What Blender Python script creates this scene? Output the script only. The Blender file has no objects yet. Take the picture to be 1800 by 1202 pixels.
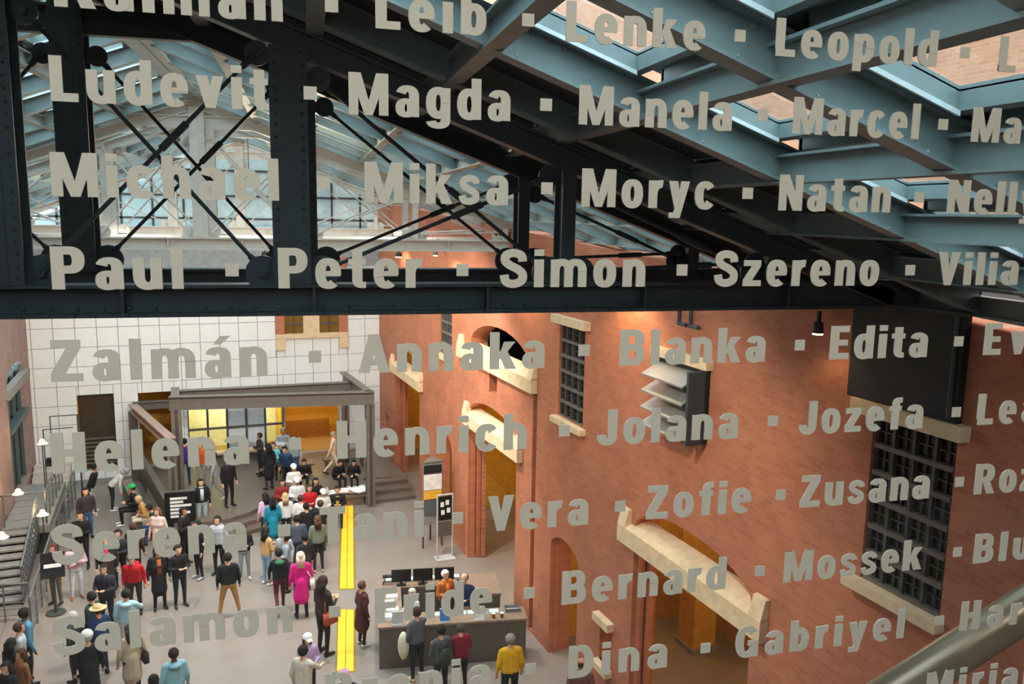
import bpy, bmesh, math, random
from mathutils import Vector, Matrix
from mathutils.geometry import tessellate_polygon
random.seed(4)
D = math.pi / 180
SC = bpy.context.scene
COL = SC.collection
# ------------------------------------------------------------------ camera, world, lights, exposure
# world axes: x along the roof trusses and the glass, y away from the viewer, z up; the hall below is turned by HALL
F, YAW, PIT, ROL, HALL = 1455, 13.9 * D, 8.82 * D, .97 * D, 8.45 * D
EYE = Vector((0, 0, 10.5))
_fw = Vector((math.sin(YAW) * math.cos(PIT), math.cos(YAW) * math.cos(PIT), -math.sin(PIT)))
_rt = Vector((math.cos(YAW), -math.sin(YAW), 0)); _up = _rt.cross(_fw)
RT = math.cos(ROL) * _rt + math.sin(ROL) * _up; UP = -math.sin(ROL) * _rt + math.cos(ROL) * _up
cam = bpy.data.cameras.new('camera'); cam.sensor_width = 36; cam.lens = 36 * F / 1800; cam.clip_start = .05; cam.clip_end = 400
co = bpy.data.objects.new('camera', cam); COL.objects.link(co); SC.camera = co
m = Matrix((RT, UP, -_fw)).transposed().to_4x4(); m.translation = EYE; co.matrix_world = m
SC.view_settings.view_transform = 'Standard'; SC.view_settings.look = 'None'; SC.view_settings.gamma = 1
SC.view_settings.use_curve_mapping = False; SC.view_settings.exposure = 0.75
W = bpy.data.worlds.new('sky'); SC.world = W; W.use_nodes = True
_bg = W.node_tree.nodes['Background']; _bg.inputs[0].default_value = (.72, .89, .98, 1); _bg.inputs[1].default_value = 3.4
KEY = {'bridge': 48, 'wash': 85, 'flood_fill': 700, 'globe': 130, 'corridor': 60, 'stair': 14}
EX = Vector((math.cos(HALL), math.sin(HALL), 0)); EY = Vector((-math.sin(HALL), math.cos(HALL), 0))
def hp(X, Y, Z=0): return EX * X + EY * Y + Vector((0, 0, Z))
def ray(x, y): return _fw + RT * ((x - 900) / F) - UP * ((y - 601) / F)
def floor_at(x, y, z=0):                      # where the view ray meets the level z, in hall coordinates
    r = ray(x, y); p = EYE + r * ((z - EYE.z) / r.z); return (p.dot(EX), p.dot(EY), z)
# ------------------------------------------------------------------ materials
MATS = {}
def lin(h):
    h = h.lstrip('#'); c = [int(h[i:i + 2], 16) / 255 for i in (0, 2, 4)]
    return tuple(v / 12.92 if v <= .04045 else ((v + .055) / 1.055) ** 2.4 for v in c) + (1,)
def mat(name, color, rough=.6, metal=0, var=.12, scale=6, bump=0, emit=0, spec=.5):
    if name in MATS: return MATS[name]
    M = bpy.data.materials.new(name); M.use_nodes = True; nt = M.node_tree; b = nt.nodes['Principled BSDF']
    c = lin(color); b.inputs['Roughness'].default_value = rough; b.inputs['Metallic'].default_value = metal
    b.inputs['Specular IOR Level'].default_value = spec
    tc = nt.nodes.new('ShaderNodeTexCoord'); n = nt.nodes.new('ShaderNodeTexNoise'); n.inputs['Scale'].default_value = scale; n.inputs['Detail'].default_value = 4
    nt.links.new(tc.outputs['Object'], n.inputs['Vector'])
    r = nt.nodes.new('ShaderNodeValToRGB'); r.color_ramp.elements[0].position = .3; r.color_ramp.elements[1].position = .7
    r.color_ramp.elements[0].color = tuple(v * (1 - var) for v in c[:3]) + (1,); r.color_ramp.elements[1].color = tuple(min(1, v * (1 + var)) for v in c[:3]) + (1,)
    nt.links.new(n.outputs['Fac'], r.inputs['Fac']); nt.links.new(r.outputs['Color'], b.inputs['Base Color'])
    if bump:
        bp = nt.nodes.new('ShaderNodeBump'); bp.inputs['Strength'].default_value = bump; bp.inputs['Distance'].default_value = .02
        nt.links.new(n.outputs['Fac'], bp.inputs['Height']); nt.links.new(bp.outputs['Normal'], b.inputs['Normal'])
    if emit:
        b.inputs['Emission Color'].default_value = c; b.inputs['Emission Strength'].default_value = emit
    MATS[name] = M; return M
def brick_mat(name, c1, c2, mortar, axis):
    M = bpy.data.materials.new(name); M.use_nodes = True; nt = M.node_tree; b = nt.nodes['Principled BSDF']; b.inputs['Roughness'].default_value = .72
    tc = nt.nodes.new('ShaderNodeTexCoord'); sp = nt.nodes.new('ShaderNodeSeparateXYZ'); cb = nt.nodes.new('ShaderNodeCombineXYZ')
    nt.links.new(tc.outputs['Object'], sp.inputs[0]); nt.links.new(sp.outputs[axis], cb.inputs[0]); nt.links.new(sp.outputs['Z'], cb.inputs[1])
    br = nt.nodes.new('ShaderNodeTexBrick'); br.inputs['Scale'].default_value = 1; br.inputs['Brick Width'].default_value = .21; br.inputs['Row Height'].default_value = .075
    br.inputs['Mortar Size'].default_value = .005; br.inputs['Bias'].default_value = 0
    br.inputs['Color1'].default_value = lin(c1); br.inputs['Color2'].default_value = lin(c2); br.inputs['Mortar'].default_value = lin(mortar)
    n = nt.nodes.new('ShaderNodeTexNoise'); n.inputs['Scale'].default_value = 1.3; n.inputs['Detail'].default_value = 6
    mx = nt.nodes.new('ShaderNodeMix'); mx.data_type = 'RGBA'; mx.blend_type = 'MULTIPLY'; mx.inputs[0].default_value = .5
    nt.links.new(tc.outputs['Object'], n.inputs['Vector']); nt.links.new(cb.outputs[0], br.inputs['Vector'])
    nt.links.new(br.outputs['Color'], mx.inputs[6]); nt.links.new(n.outputs['Fac'], mx.inputs[7]); nt.links.new(mx.outputs[2], b.inputs['Base Color'])
    bp = nt.nodes.new('ShaderNodeBump'); bp.inputs['Strength'].default_value = .25; bp.inputs['Distance'].default_value = .008; bp.invert = True
    nt.links.new(br.outputs['Fac'], bp.inputs['Height']); nt.links.new(bp.outputs['Normal'], b.inputs['Normal'])
    MATS[name] = M; return M
def glass_mat(name, tint):
    M = bpy.data.materials.new(name); M.use_nodes = True; nt = M.node_tree; nt.nodes.remove(nt.nodes['Principled BSDF'])
    out = nt.nodes['Material Output']; t = nt.nodes.new('ShaderNodeBsdfTransparent'); g = nt.nodes.new('ShaderNodeBsdfGlossy'); f = nt.nodes.new('ShaderNodeFresnel'); mx = nt.nodes.new('ShaderNodeMixShader')
    t.inputs[0].default_value = tint; g.inputs['Roughness'].default_value = .02; f.inputs[0].default_value = 1.45
    ge = nt.nodes.new('ShaderNodeNewGeometry'); mm = nt.nodes.new('ShaderNodeMath'); mm.operation = 'SUBTRACT'; mm.use_clamp = True      # reflect on the outer face only, no total reflection inside the slab
    nt.links.new(f.outputs[0], mm.inputs[0]); nt.links.new(ge.outputs['Backfacing'], mm.inputs[1]); nt.links.new(mm.outputs[0], mx.inputs[0]); nt.links.new(t.outputs[0], mx.inputs[1]); nt.links.new(g.outputs[0], mx.inputs[2]); nt.links.new(mx.outputs[0], out.inputs['Surface'])
    MATS[name] = M; return M
BRICK = brick_mat('brick', '#d4835f', '#c67453', '#cd8d6c', 'Y')
BRICKL = brick_mat('brick_left', '#b3948b', '#a5857c', '#b39c94', 'Y')  # bluish light on the left wall is put into this paler brick
BRICKX = brick_mat('brick_tower', '#d98e66', '#cc7d58', '#cfa083', 'Y')
GLASS = glass_mat('clear_glass', (.97, .985, .98, 1)); SKYG = glass_mat('skylight_glass', (.86, .93, .95, 1)); GREENG = glass_mat('curtain_glass', (.93, .96, .8, 1))
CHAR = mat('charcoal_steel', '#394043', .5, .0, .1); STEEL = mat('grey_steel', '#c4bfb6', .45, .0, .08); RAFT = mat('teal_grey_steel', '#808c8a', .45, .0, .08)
DARKP = mat('dark_roof_panel', '#1d1f20', .7); BROWNST = mat('brown_steel', '#6b635b', .5); STONE = mat('limestone', '#e0c29c', .7, bump=.1)
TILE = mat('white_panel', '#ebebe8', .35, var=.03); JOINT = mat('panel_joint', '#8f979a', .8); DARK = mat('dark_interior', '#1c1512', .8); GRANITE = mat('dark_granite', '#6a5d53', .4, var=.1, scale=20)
PLASTER = mat('ochre_plaster', '#c99a3a', .8); WARMF = mat('corridor_stone', '#a58455', .5); FLOOR = mat('grey_stone_floor', '#887d75', .27, var=.07, scale=1.2)
DESKM = mat('desk_bronze', '#5d554b', .5); DESKT = mat('desk_top', '#8a7361', .4); BLACK = mat('black_plastic', '#121314', .5); WHITE = mat('white_print', '#e9e9e6', .6); RAIL = mat('rail_metal', '#7c8284', .35, .6)
FROST = mat('frosted_lettering', '#c9c6b8', .9, var=.03, scale=40); BRUSH = mat('brushed_tube', '#94836c', .3, .45); WINFR = mat('window_steel', '#4a4744', .6); PANED = mat('dark_pane', '#1f1d1c', .15)
SLAB = mat('concrete', '#8b8781', .8); TEALP = mat('teal_panel', '#4c5f61', .5); WOOD = mat('warm_timber', '#a8742c', .6)
# ------------------------------------------------------------------ mesh helpers
class MB:
    def __init__(s): s.v = []; s.f = []; s.mi = []
    def add(s, vs, fs, mi=0):
        o = len(s.v); s.v += [tuple(v) for v in vs]; s.f += [tuple(i + o for i in f) for f in fs]; s.mi += [mi] * len(fs); return s
    def box(s, x0, y0, z0, x1, y1, z1, mi=0):
        return s.add([(x0, y0, z0), (x1, y0, z0), (x1, y1, z0), (x0, y1, z0), (x0, y0, z1), (x1, y0, z1), (x1, y1, z1), (x0, y1, z1)],
                     [(3, 2, 1, 0), (4, 5, 6, 7), (0, 1, 5, 4), (1, 2, 6, 5), (2, 3, 7, 6), (3, 0, 4, 7)], mi)
    def hexa(s, p, mi=0): return s.add(p, [(3, 2, 1, 0), (4, 5, 6, 7), (0, 1, 5, 4), (1, 2, 6, 5), (2, 3, 7, 6), (3, 0, 4, 7)], mi)
    def tube(s, a, b, r0, r1=None, n=8, mi=0, cap=True):
        a, b = Vector(a), Vector(b); r1 = r0 if r1 is None else r1; d = (b - a).normalized()
        u = d.cross(Vector((0, 0, 1)) if abs(d.z) < .9 else Vector((1, 0, 0))).normalized(); w = d.cross(u)
        vs = [c + (u * math.cos(2 * math.pi * k / n) + w * math.sin(2 * math.pi * k / n)) * r for c, r in ((a, r0), (b, r1)) for k in range(n)]
        fs = [(k, k + n, (k + 1) % n + n, (k + 1) % n) for k in range(n)]
        if cap: fs += [tuple(range(n)), tuple(range(2 * n - 1, n - 1, -1))]
        return s.add(vs, fs, mi)
    def ball(s, c, r, sc=(1, 1, 1), n=10, m=7, mi=0, keep=None):
        c = Vector(c); vs = []; fs = []
        for j in range(m + 1):
            for k in range(n):
                t, p = math.pi * j / m, 2 * math.pi * k / n
                vs.append(c + Vector((math.sin(t) * math.cos(p) * sc[0], math.sin(t) * math.sin(p) * sc[1], math.cos(t) * sc[2])) * r)
        for j in range(m):
            for k in range(n):
                q = (j * n + k, (j + 1) * n + k, (j + 1) * n + (k + 1) % n, j * n + (k + 1) % n)
                if keep is None or keep(sum((vs[i] for i in q), Vector()) / 4): fs.append(q)
        return s.add(vs, fs, mi)
    def prism(s, poly, z0, z1, mi=0):        # polygon in x,y raised from z0 to z1
        n = len(poly); tri = tessellate_polygon([[Vector((p[0], p[1], 0)) for p in poly]])
        vs = [(p[0], p[1], z1) for p in poly] + [(p[0], p[1], z0) for p in poly]
        fs = [tuple(t) for t in tri] + [tuple(i + n for i in t) for t in tri] + [(k, (k + 1) % n, (k + 1) % n + n, k + n) for k in range(n)]
        return s.add(vs, fs, mi)
    def mesh(s, name):
        me = bpy.data.meshes.new(name); me.from_pydata(s.v, [], s.f); me.polygons.foreach_set('material_index', s.mi)
        bm = bmesh.new(); bm.from_mesh(me); bmesh.ops.recalc_face_normals(bm, faces=bm.faces); bm.to_mesh(me); bm.free(); return me
    def build(s, name, ma, parent=None, smooth=False, hall=False, kind=None, loc=None):
        me = s.mesh(name)
        for x in (ma if isinstance(ma, (list, tuple)) else [ma]): me.materials.append(x)
        if smooth: me.polygons.foreach_set('use_smooth', [True] * len(me.polygons))
        return link(name, me, parent, hall, kind, loc)
def link(name, me, parent=None, hall=False, kind=None, loc=None):
    o = bpy.data.objects.new(name, me); COL.objects.link(o); o.parent = parent
    if loc is not None: o.location = loc
    if hall: o.rotation_euler.z = HALL
    if kind: o['kind'] = kind
    return o
def tag(o, label, cat, group=None):
    o['label'] = label; o['category'] = cat
    if group: o['group'] = group
    return o
def thing(name, label, cat, loc=(0, 0, 0), rz=0, group=None):
    o = link(name, None, None); o.location = loc; o.rotation_euler.z = rz; return tag(o, label, cat, group)
def hthing(name, label, cat, X, Y, Z=0, rz=0, group=None): return thing(name, label, cat, hp(X, Y, Z), HALL + rz, group)
def setting(name): o = link(name, None); o['kind'] = 'structure'; return o
def wall_slab(mb, outer, holes, place, d0, d1):       # flat wall with openings: polygons (a, z), place(a, z, depth) -> point
    polys = [outer] + holes; flat = [p for q in polys for p in q]
    tri = tessellate_polygon([[Vector((p[0], p[1], 0)) for p in q] for q in polys]); n = len(flat)
    vs = [place(p[0], p[1], d0) for p in flat] + [place(p[0], p[1], d1) for p in flat]; fs = [tuple(t) for t in tri] + [tuple(i + n for i in t) for t in tri]; o = 0
    for q in polys:
        k = len(q); fs += [(o + i, o + (i + 1) % k, o + (i + 1) % k + n, o + i + n) for i in range(k)]; o += k
    return mb.add(vs, fs)
def rect(a0, z0, a1, z1): return [(a0, z0), (a1, z0), (a1, z1), (a0, z1)]
def arch(a0, z0, a1, zs, zc, n=12):                    # opening with straight jambs up to zs and a rounded head up to zc
    c, r = (a0 + a1) / 2, (a1 - a0) / 2
    return [(a0, z0), (a1, z0)] + [(c + r * math.cos(math.pi * k / n), zs + (zc - zs) * math.sin(math.pi * k / n)) for k in range(n + 1)]
# ------------------------------------------------------------------ the setting: floor, walls, platform
MB().box(-6.5, -6, -.3, 13, 34.9, 0).build('floor', FLOOR, hall=True, kind='structure')
XR, XL, YB = 8.03, -5.05, 34.4
holes = [rect(6.4, 5.92, 7.6, 8.1), rect(15.45, 5.98, 16.7, 8.1), rect(24.5, 5.98, 25.78, 8.1),
         arch(18.35, 6.25, 22.75, 6.70, 7.46), rect(20.55, 5.58, 21.15, 6.12),
         arch(19.1, -.05, 22.85, 4.6, 5.16), arch(28.2, -.05, 31.8, 4.6, 5.32),
         arch(24.46, -.05, 26.3, 2.9, 3.42), arch(15.45, -.05, 16.9, 2.75, 3.12), rect(13.87, 1.2, 14.38, 2.08), arch(9.64, -.05, 13.15, 4.6, 5.14),
         rect(17.86, .05, 18.1, 6.2), rect(32.75, 1.2, 33.4, 2.1), rect(27.0, 1.4, 27.4, 2.3)]
wr = wall_slab(MB(), [(-4, -.3), (35.2, -.3), (35.2, 10.95), (-4, 8.82)], holes, lambda a, z, d: (d, a, z), XR, XR + .55).build('wall_right', BRICK, hall=True, kind='structure')
def stone(parent, y0, y1, z0, z1, out=.16, ears=False, deep=.3):
    b = MB(); x = XR - out
    if ears:                                     # beam with a bevelled top and a raised stub at both ends
        b.hexa([(x, y0, z0), (XR + deep, y0, z0), (XR + deep, y1, z0), (x, y1, z0), (x, y0, z1 - .16), (XR + deep, y0, z1), (XR + deep, y1, z1), (x, y1, z1 - .16)])
        for a, c in ((y0, y0 + .28), (y1 - .28, y1)): b.hexa([(x, a, z1 - .17), (XR + .05, a, z1 - .17), (XR + .05, c, z1 - .17), (x, c, z1 - .17), (XR - .08, a, z1 + .17), (XR + .05, a, z1 + .17), (XR + .05, c, z1 + .17), (XR - .08, c, z1 + .17)])
    else: b.box(x, y0, z0, XR + deep, y1, z1)
    return b.build('stone_beam' if ears else 'stone_lintel', STONE, parent)
for y0, y1, z in ((17.9, 23.6, 6.2), (18.7, 23.05, 4.24), (27.75, 32.1, 4.2), (9.25, 13.55, 4.2)): stone(wr, y0, y1, z, z + .5, ears=True)
for y0, y1 in ((6.25, 7.85), (15.22, 16.88), (24.3, 25.95)): stone(wr, y0, y1, 8.1, 8.28); stone(wr, y0 + .08, y1 - .08, 5.82, 5.95)
stone(wr, 13.8, 14.46, 2.08, 2.25); stone(wr, 13.82, 14.44, 1.05, 1.2)
for y, x in ((22.8, .1), (22.74, .26), (22.68, .4), (31.75, .1), (31.68, .3), (13.06, .1), (13.0, .28), (16.87, .12)): MB().box(XR + x, y, 0, XR + x + .12, y + .16, 4.2 if y != 16.87 else 2.75).build('jamb_rib', BRICK, wr)
for i, (y0, y1) in enumerate(((6.4, 7.6), (15.45, 16.7), (24.5, 25.78))):
    w = setting('window_%d' % (i + 1)); w.rotation_euler.z = HALL; x = XR + .06; nx, nz = 4, 6
    b = MB(); b.box(x, y0, 5.95, x + .08, y0 + .05, 8.1); b.box(x, y1 - .05, 5.95, x + .08, y1, 8.1); b.box(x, y0, 8.05, x + .08, y1, 8.1); b.build('window_frame', WINFR, w)
    for k in range(1, nx): c = y0 + (y1 - y0) * k / nx; MB().box(x - .03, c - .022, 5.95, x + .08, c + .022, 8.08).build('mullion', WINFR, w)
    for k in range(0, nz): c = 5.97 + 2.1 * k / nz; MB().box(x - .05, y0 + .03, c - .03, x + .08, y1 - .03, c + .03).build('transom', BROWNST, w)
    for k in range(nx):
        for j in range(nz):
            a0, c0 = y0 + (y1 - y0) * k / nx, 5.97 + 2.1 * j / nz; a1, c1 = a0 + (y1 - y0) / nx, c0 + 2.1 / nz
            p = MB().box(x + .04, a0 + .022, c0 + .03, x + .05, a1 - .022, c1 - .03).build('pane', PANED, w)
            MB().box(x + .01, (a0 + a1) / 2 - .007, c0 + .03, x + .04, (a0 + a1) / 2 + .007, c1 - .03).box(x + .01, a0 + .02, (c0 + c1) / 2 - .007, x + .04, a1 - .02, (c0 + c1) / 2 + .007).build('glazing_bar', WINFR, p)
# rooms behind the right wall
MB().box(12.5, -4, -.3, 12.8, 35.2, 5.7).build('wall_corridor', PLASTER, hall=True, kind='structure')
MB().box(XR + .55, -4, 5.45, 12.5, 35.2, 5.7).build('ceiling_corridor', SLAB, hall=True, kind='structure')
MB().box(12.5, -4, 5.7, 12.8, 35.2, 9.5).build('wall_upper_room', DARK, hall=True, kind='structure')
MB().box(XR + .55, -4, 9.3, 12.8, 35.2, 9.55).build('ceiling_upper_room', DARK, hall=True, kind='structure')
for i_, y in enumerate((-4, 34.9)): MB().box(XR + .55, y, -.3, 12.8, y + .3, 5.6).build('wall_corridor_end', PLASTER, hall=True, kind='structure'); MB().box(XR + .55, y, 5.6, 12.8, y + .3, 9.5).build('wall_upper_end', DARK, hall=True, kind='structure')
for y in (17.4, 26.9): MB().box(XR + .55, y, 0, 12.5, y + .25, 5.45).build('trim_1', PLASTER, hall=True, kind='structure')
MB().box(-6.2, -4.4, -.3, 9.2, -4.0, 12.4).build('wall_front', BRICKL, hall=True, kind='structure')
# left wall with one tall arched window, and the brick niche lit by lamps
wl = wall_slab(MB(), [(-4, -.3), (35.2, -.3), (35.2, 10.2), (-4, 12.1)], [arch(29.9, .9, 33.3, 4.75, 5.25)], lambda a, z, d: (d, a, z), XL, XL - .8).build('wall_left', BRICKL, hall=True, kind='structure')
wd = setting('window_4'); wd.rotation_euler.z = HALL
MB().box(XL - .1, 29.5, 4.42, XL + .14, 33.62, 4.72).build('stone_transom', SLAB, wd); MB().box(XL - .2, 29.9, 3.2, XL + .08, 33.3, 3.38).build('transom', TEALP, wd)
for y in (29.95, 31.0, 32.1, 33.2): MB().box(XL - .3, y - .05, .9, XL - .15, y + .05, 5.0).build('mullion', TEALP, wd)
for y in (29.98, 31.05, 32.15): MB().box(XL - .26, y, .9, XL - .24, y + 1.0, 4.75).build('pane', PANED, wd)
# back wall: openings and the white stone panels, each panel a piece
bh = [rect(-3.55, .5, -2.3, 3.45), rect(-1.45, .4, -.15, 3.4), rect(.3, .34, 4.0, 3.4), rect(4.05, .34, 6.3, 2.95)]
wb = wall_slab(MB(), rect(-5.6, -.3, 8.4, 9.55), bh, lambda a, z, d: (a, d, z), YB, YB + .5).build('wall_back', JOINT, hall=True, kind='structure')
def cut(r, hs):
    out = [r]
    for h in hs:
        nxt = []
        for x0, z0, x1, z1 in out:
            hx0, hz0, hx1, hz1 = h
            if hx1 <= x0 or hx0 >= x1 or hz1 <= z0 or hz0 >= z1: nxt.append((x0, z0, x1, z1)); continue
            if hx0 > x0: nxt.append((x0, z0, hx0, z1))
            if hx1 < x1: nxt.append((hx1, z0, x1, z1))
            if hz0 > z0: nxt.append((max(x0, hx0), z0, min(x1, hx1), hz0))
            if hz1 < z1: nxt.append((max(x0, hx0), hz1, min(x1, hx1), z1))
        out = nxt
    return out
hr = [(q[0][0], q[0][1], q[2][0], q[2][1]) for q in bh] + [(3.75, 4.85, 4.1, 9.6), (6.3, 4.85, 6.66, 9.6), (4.1, 5.3, 6.3, 9.6)]
for i in range(-1, 18):
    for j in range(11):
        for x0, z0, x1, z1 in cut((-4.92 + .725 * i, .14 + .735 * j, -4.2 + .725 * i, .87 + .735 * j), hr):
            x0 = max(x0, XL)
            if x1 - x0 > .05 and z1 - z0 > .05: MB().box(x0 + .009, YB - .03, z0 + .009, min(x1, 8.03) - .009, YB + .01, z1 - .009).build('wall_panel', TILE, wb)
for x0, x1 in ((3.75, 4.1), (6.3, 6.66)): MB().box(x0, YB - .12, 5.45, x1, YB + .01, 8.6).build('brick_pier', BRICK, wb); MB().box(x0, YB - .16, 4.85, x1, YB + .01, 5.5).build('stone_bracket', STONE, wb)
MB().box(4.1, YB - .15, 5.3, 6.3, YB + .01, 5.5).build('stone_sill', STONE, wb); MB().box(4.85, YB - .14, 5.5, 5.5, YB + .01, 8.6).build('stone_pier', STONE, wb)
for x0, x1 in ((4.1, 4.85), (5.5, 6.3)):
    MB().box(x0, YB - .05, 5.5, x1, YB - .03, 8.6).build('upper_pane', mat('amber_pane', '#7a5a22', .2), wb); MB().box(x0, YB - .09, 5.85, x1, YB - .05, 5.92).box((x0 + x1) / 2 - .03, YB - .09, 5.5, (x0 + x1) / 2 + .03, YB - .05, 8.6).build('upper_bar', WINFR, wb)
# rooms behind the back wall
bb = setting('wall_lobby'); bb.rotation_euler.z = HALL
MB().box(-5.6, 38.5, -.3, 8.4, 38.8, 4.2).build('plaster', PLASTER, bb); MB().box(.25, 37.0, .34, 4.0, 37.1, 4.0).build('pale_screen', mat('pale_lobby', '#f6f6e4', .8), bb); MB().box(3.95, YB + .5, .34, 4.05, 38.5, 4.0).build('partition_wall', PLASTER, bb); MB().box(-5.6, YB + .5, 4.0, 8.4, 38.5, 4.2).build('ceiling_slab', SLAB, bb); MB().box(-5.6, YB + .5, 0, 8.4, 38.5, .34).build('lobby_floor', WARMF, bb)
MB().box(-.2, YB + .5, .34, .2, 38.5, 4).box(-5.6, YB + .5, .34, -5.3, 38.5, 4).box(8.1, YB + .5, .34, 8.4, 38.5, 4).build('partition', PLASTER, bb)
MB().box(4.05, YB + 2.6, .34, 6.3, YB + 2.7, 1.2).build('timber_counter', WOOD, bb)
dr = setting('door_1'); dr.rotation_euler.z = HALL
MB().box(-3.55, YB + .2, .5, -2.3, YB + .28, 3.45).build('door_leaf', mat('dark_door', '#3b2c1d', .5), dr); MB().box(-3.62, YB - .02, .45, -3.53, YB + .3, 3.5).build('jamb', WOOD, dr)
for k in range(7): MB().box(-3.5, YB + .15, .7 + .16 * k, -2.35, YB + .2, .76 + .16 * k).build('door_slat', BROWNST, dr)
cw = setting('window_5'); cw.rotation_euler.z = HALL
for k in range(6): MB().box(.3 + .74 * k - .04, YB + .05, .34, .3 + .74 * k + .04, YB + .17, 3.4).build('mullion', WINFR, cw)
for z in (.4, 1.75, 3.35): MB().box(.3, YB + .04, z - .04, 4.0, YB + .16, z + .04).build('transom', WINFR, cw)
for k in range(5):
    for z0, z1 in ((.44, 1.71), (1.79, 3.31)): MB().box(.34 + .74 * k, YB + .1, z0, 1.0 + .74 * k, YB + .11, z1).build('pane', GREENG if k not in (2, 3) else mat('milk_pane', '#c9d2d6', .3), cw)
# platform with curved steps
PF = [(-1.2, 34.38), (-1.2, 28.6), (-.5, 27.8), (.45, 27.5), (1.4, 27.6), (2.1, 28.0), (2.6, 28.6), (2.85, 29.1), (4.2, 29.35), (6.35, 29.1), (6.4, 30.3), (8.0, 30.0), (8.0, 34.38)]
def grow(poly, d):
    return [(x + (0 if y > 34 or x > 6.35 else d * (.55 if x > 1.5 else 0)), y - (0 if y > 34 or x > 6.38 else d)) for x, y in poly]
pl = MB().prism(PF, 0, .42).build('floor_platform', GRANITE, hall=True, kind='structure')
MB().prism(grow(PF, .38)[:9] + [(4.2, 30), (3, 34)], 0, .28).build('step', GRANITE, pl); MB().prism(grow(PF, .76)[:9] + [(4.2, 30), (3, 34)], 0, .14).build('step', GRANITE, pl)
for k in range(3): MB().box(6.4, 28.5 + .55 * k, 0, 7.98, (30.3, 30.3, 30.02)[k], .139 * (k + 1)).build('step', GRANITE, pl)
# ------------------------------------------------------------------ roof: rafters down the slope, purlins along it, glazed coffers
RU, RZ, SL = -2.5, 13.0, .367
def rz(u): return RZ - SL * abs(u - RU)
roof = setting('ceiling')
PUR = [-2.24, -1.07, .1, 1.27, 2.44, 3.6, 4.77, 5.94, 7.1]; VR = [-.9, .8, 2.4, 4.1, 5.9, 7.5, 9.1, 10.7] + [10.7 + 1.62 * k for k in range(1, 16)]
def sloped(b, u0, u1, v0, v1, d0, d1): return b.hexa([(u0, v0, rz(u0) + d0), (u1, v0, rz(u1) + d0), (u1, v1, rz(u1) + d0), (u0, v1, rz(u0) + d0), (u0, v0, rz(u0) + d1), (u1, v0, rz(u1) + d1), (u1, v1, rz(u1) + d1), (u0, v1, rz(u0) + d1)])
def beam_slope(u0, u1, v):                 # I section: bottom flange, web, top flange
    b = MB(); sloped(b, u0, u1, v - .085, v + .085, 0, .022); sloped(b, u0, u1, v - .01, v + .01, .02, .27); sloped(b, u0, u1, v - .085, v + .085, .265, .29); return b
BOLT = MB().ball((0, 0, 0), .016, n=6, m=4).mesh('bolt')
bolts = MB()
for v in VR:
    for u0, u1 in ((RU, 7.1), (-12.1, RU)):
        if u0 < -5 and v < 2: continue
        beam_slope(u0, u1, v).build('rafter', RAFT, roof)
    if 2 < v < 11:
        u = 0.
        while u < 7: bolts.ball((u, v - .075, rz(u) + .024), .016, n=6, m=4); bolts.ball((u + .12, v - .012, rz(u) + .2), .02, n=6, m=4); u += .24
bolts.build('bolt_heads', RAFT, roof, kind='stuff')
for u in PUR + [2 * RU - p for p in PUR[1:]]:
    z = rz(u); v0 = -.9 if u > RU else 2.4
    b = MB(); b.box(u - .075, v0, z - .002, u + .075, 35, z + .02); b.box(u - .01, v0, z + .02, u + .01, 35, z + .2); b.box(u - .075, v0, z + .2, u + .075, 35, z + .22); b.build('purlin', RAFT, roof)
def coffer(u0, u1, v0, v1, glazed, parent):
    if not glazed:
        return sloped(MB(), u0 + .01, u1 - .01, v0 + .012, v1 - .012, .27, .32).build('roof_panel', DARKP, parent)
    b = MB(); a = .05
    sloped(b, u0 + .08, u1 - .08, v0 + .09, v0 + .09 + a, .285, .40); sloped(b, u0 + .08, u1 - .08, v1 - .09 - a, v1 - .09, .285, .40); sloped(b, u0 + .08, u0 + .08 + a, v0 + .1, v1 - .1, .285, .40); sloped(b, u1 - .08 - a, u1 - .08, v0 + .1, v1 - .1, .285, .40)
    sloped(b, u0, u1, v0, v0 + .14, .39, .42); sloped(b, u0, u1, v1 - .14, v1, .39, .42); sloped(b, u0, u0 + .13, v0, v1, .39, .42); sloped(b, u1 - .13, u1, v0, v1, .39, .42)
    f = b.build('skylight_curb', RAFT, parent)
    c = MB(); sloped(c, u0 + .14, u1 - .14, v0 + .155, v0 + .175, .25, .28); sloped(c, u0 + .14, u1 - .14, v1 - .175, v1 - .155, .25, .28); c.build('shade_rail', mat('pale_rail', '#d5dad9', .4), f)
    sloped(MB(), u0 + .12, u1 - .12, v0 + .13, v1 - .13, .425, .437).build('pane', SKYG, f); return f
US = PUR[:]
for i in range(len(VR) - 1):
    v0, v1 = VR[i], VR[i + 1]
    for u0, u1 in zip(US[:-1], US[1:]): coffer(u0, u1, v0, v1, not (v1 < 2.5 or 5.8 < v0 < 10), roof)
    if v0 > 2:
        ML = [2 * RU - p for p in US]
        for u0, u1 in zip(ML[1:], ML[:-1]): coffer(u0, u1, v0, v1, v0 > 10, roof)
MB().box(RU - .12, -.9, RZ - .05, RU + .12, 35, RZ + .3).build('ridge_beam', RAFT, roof)
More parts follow.
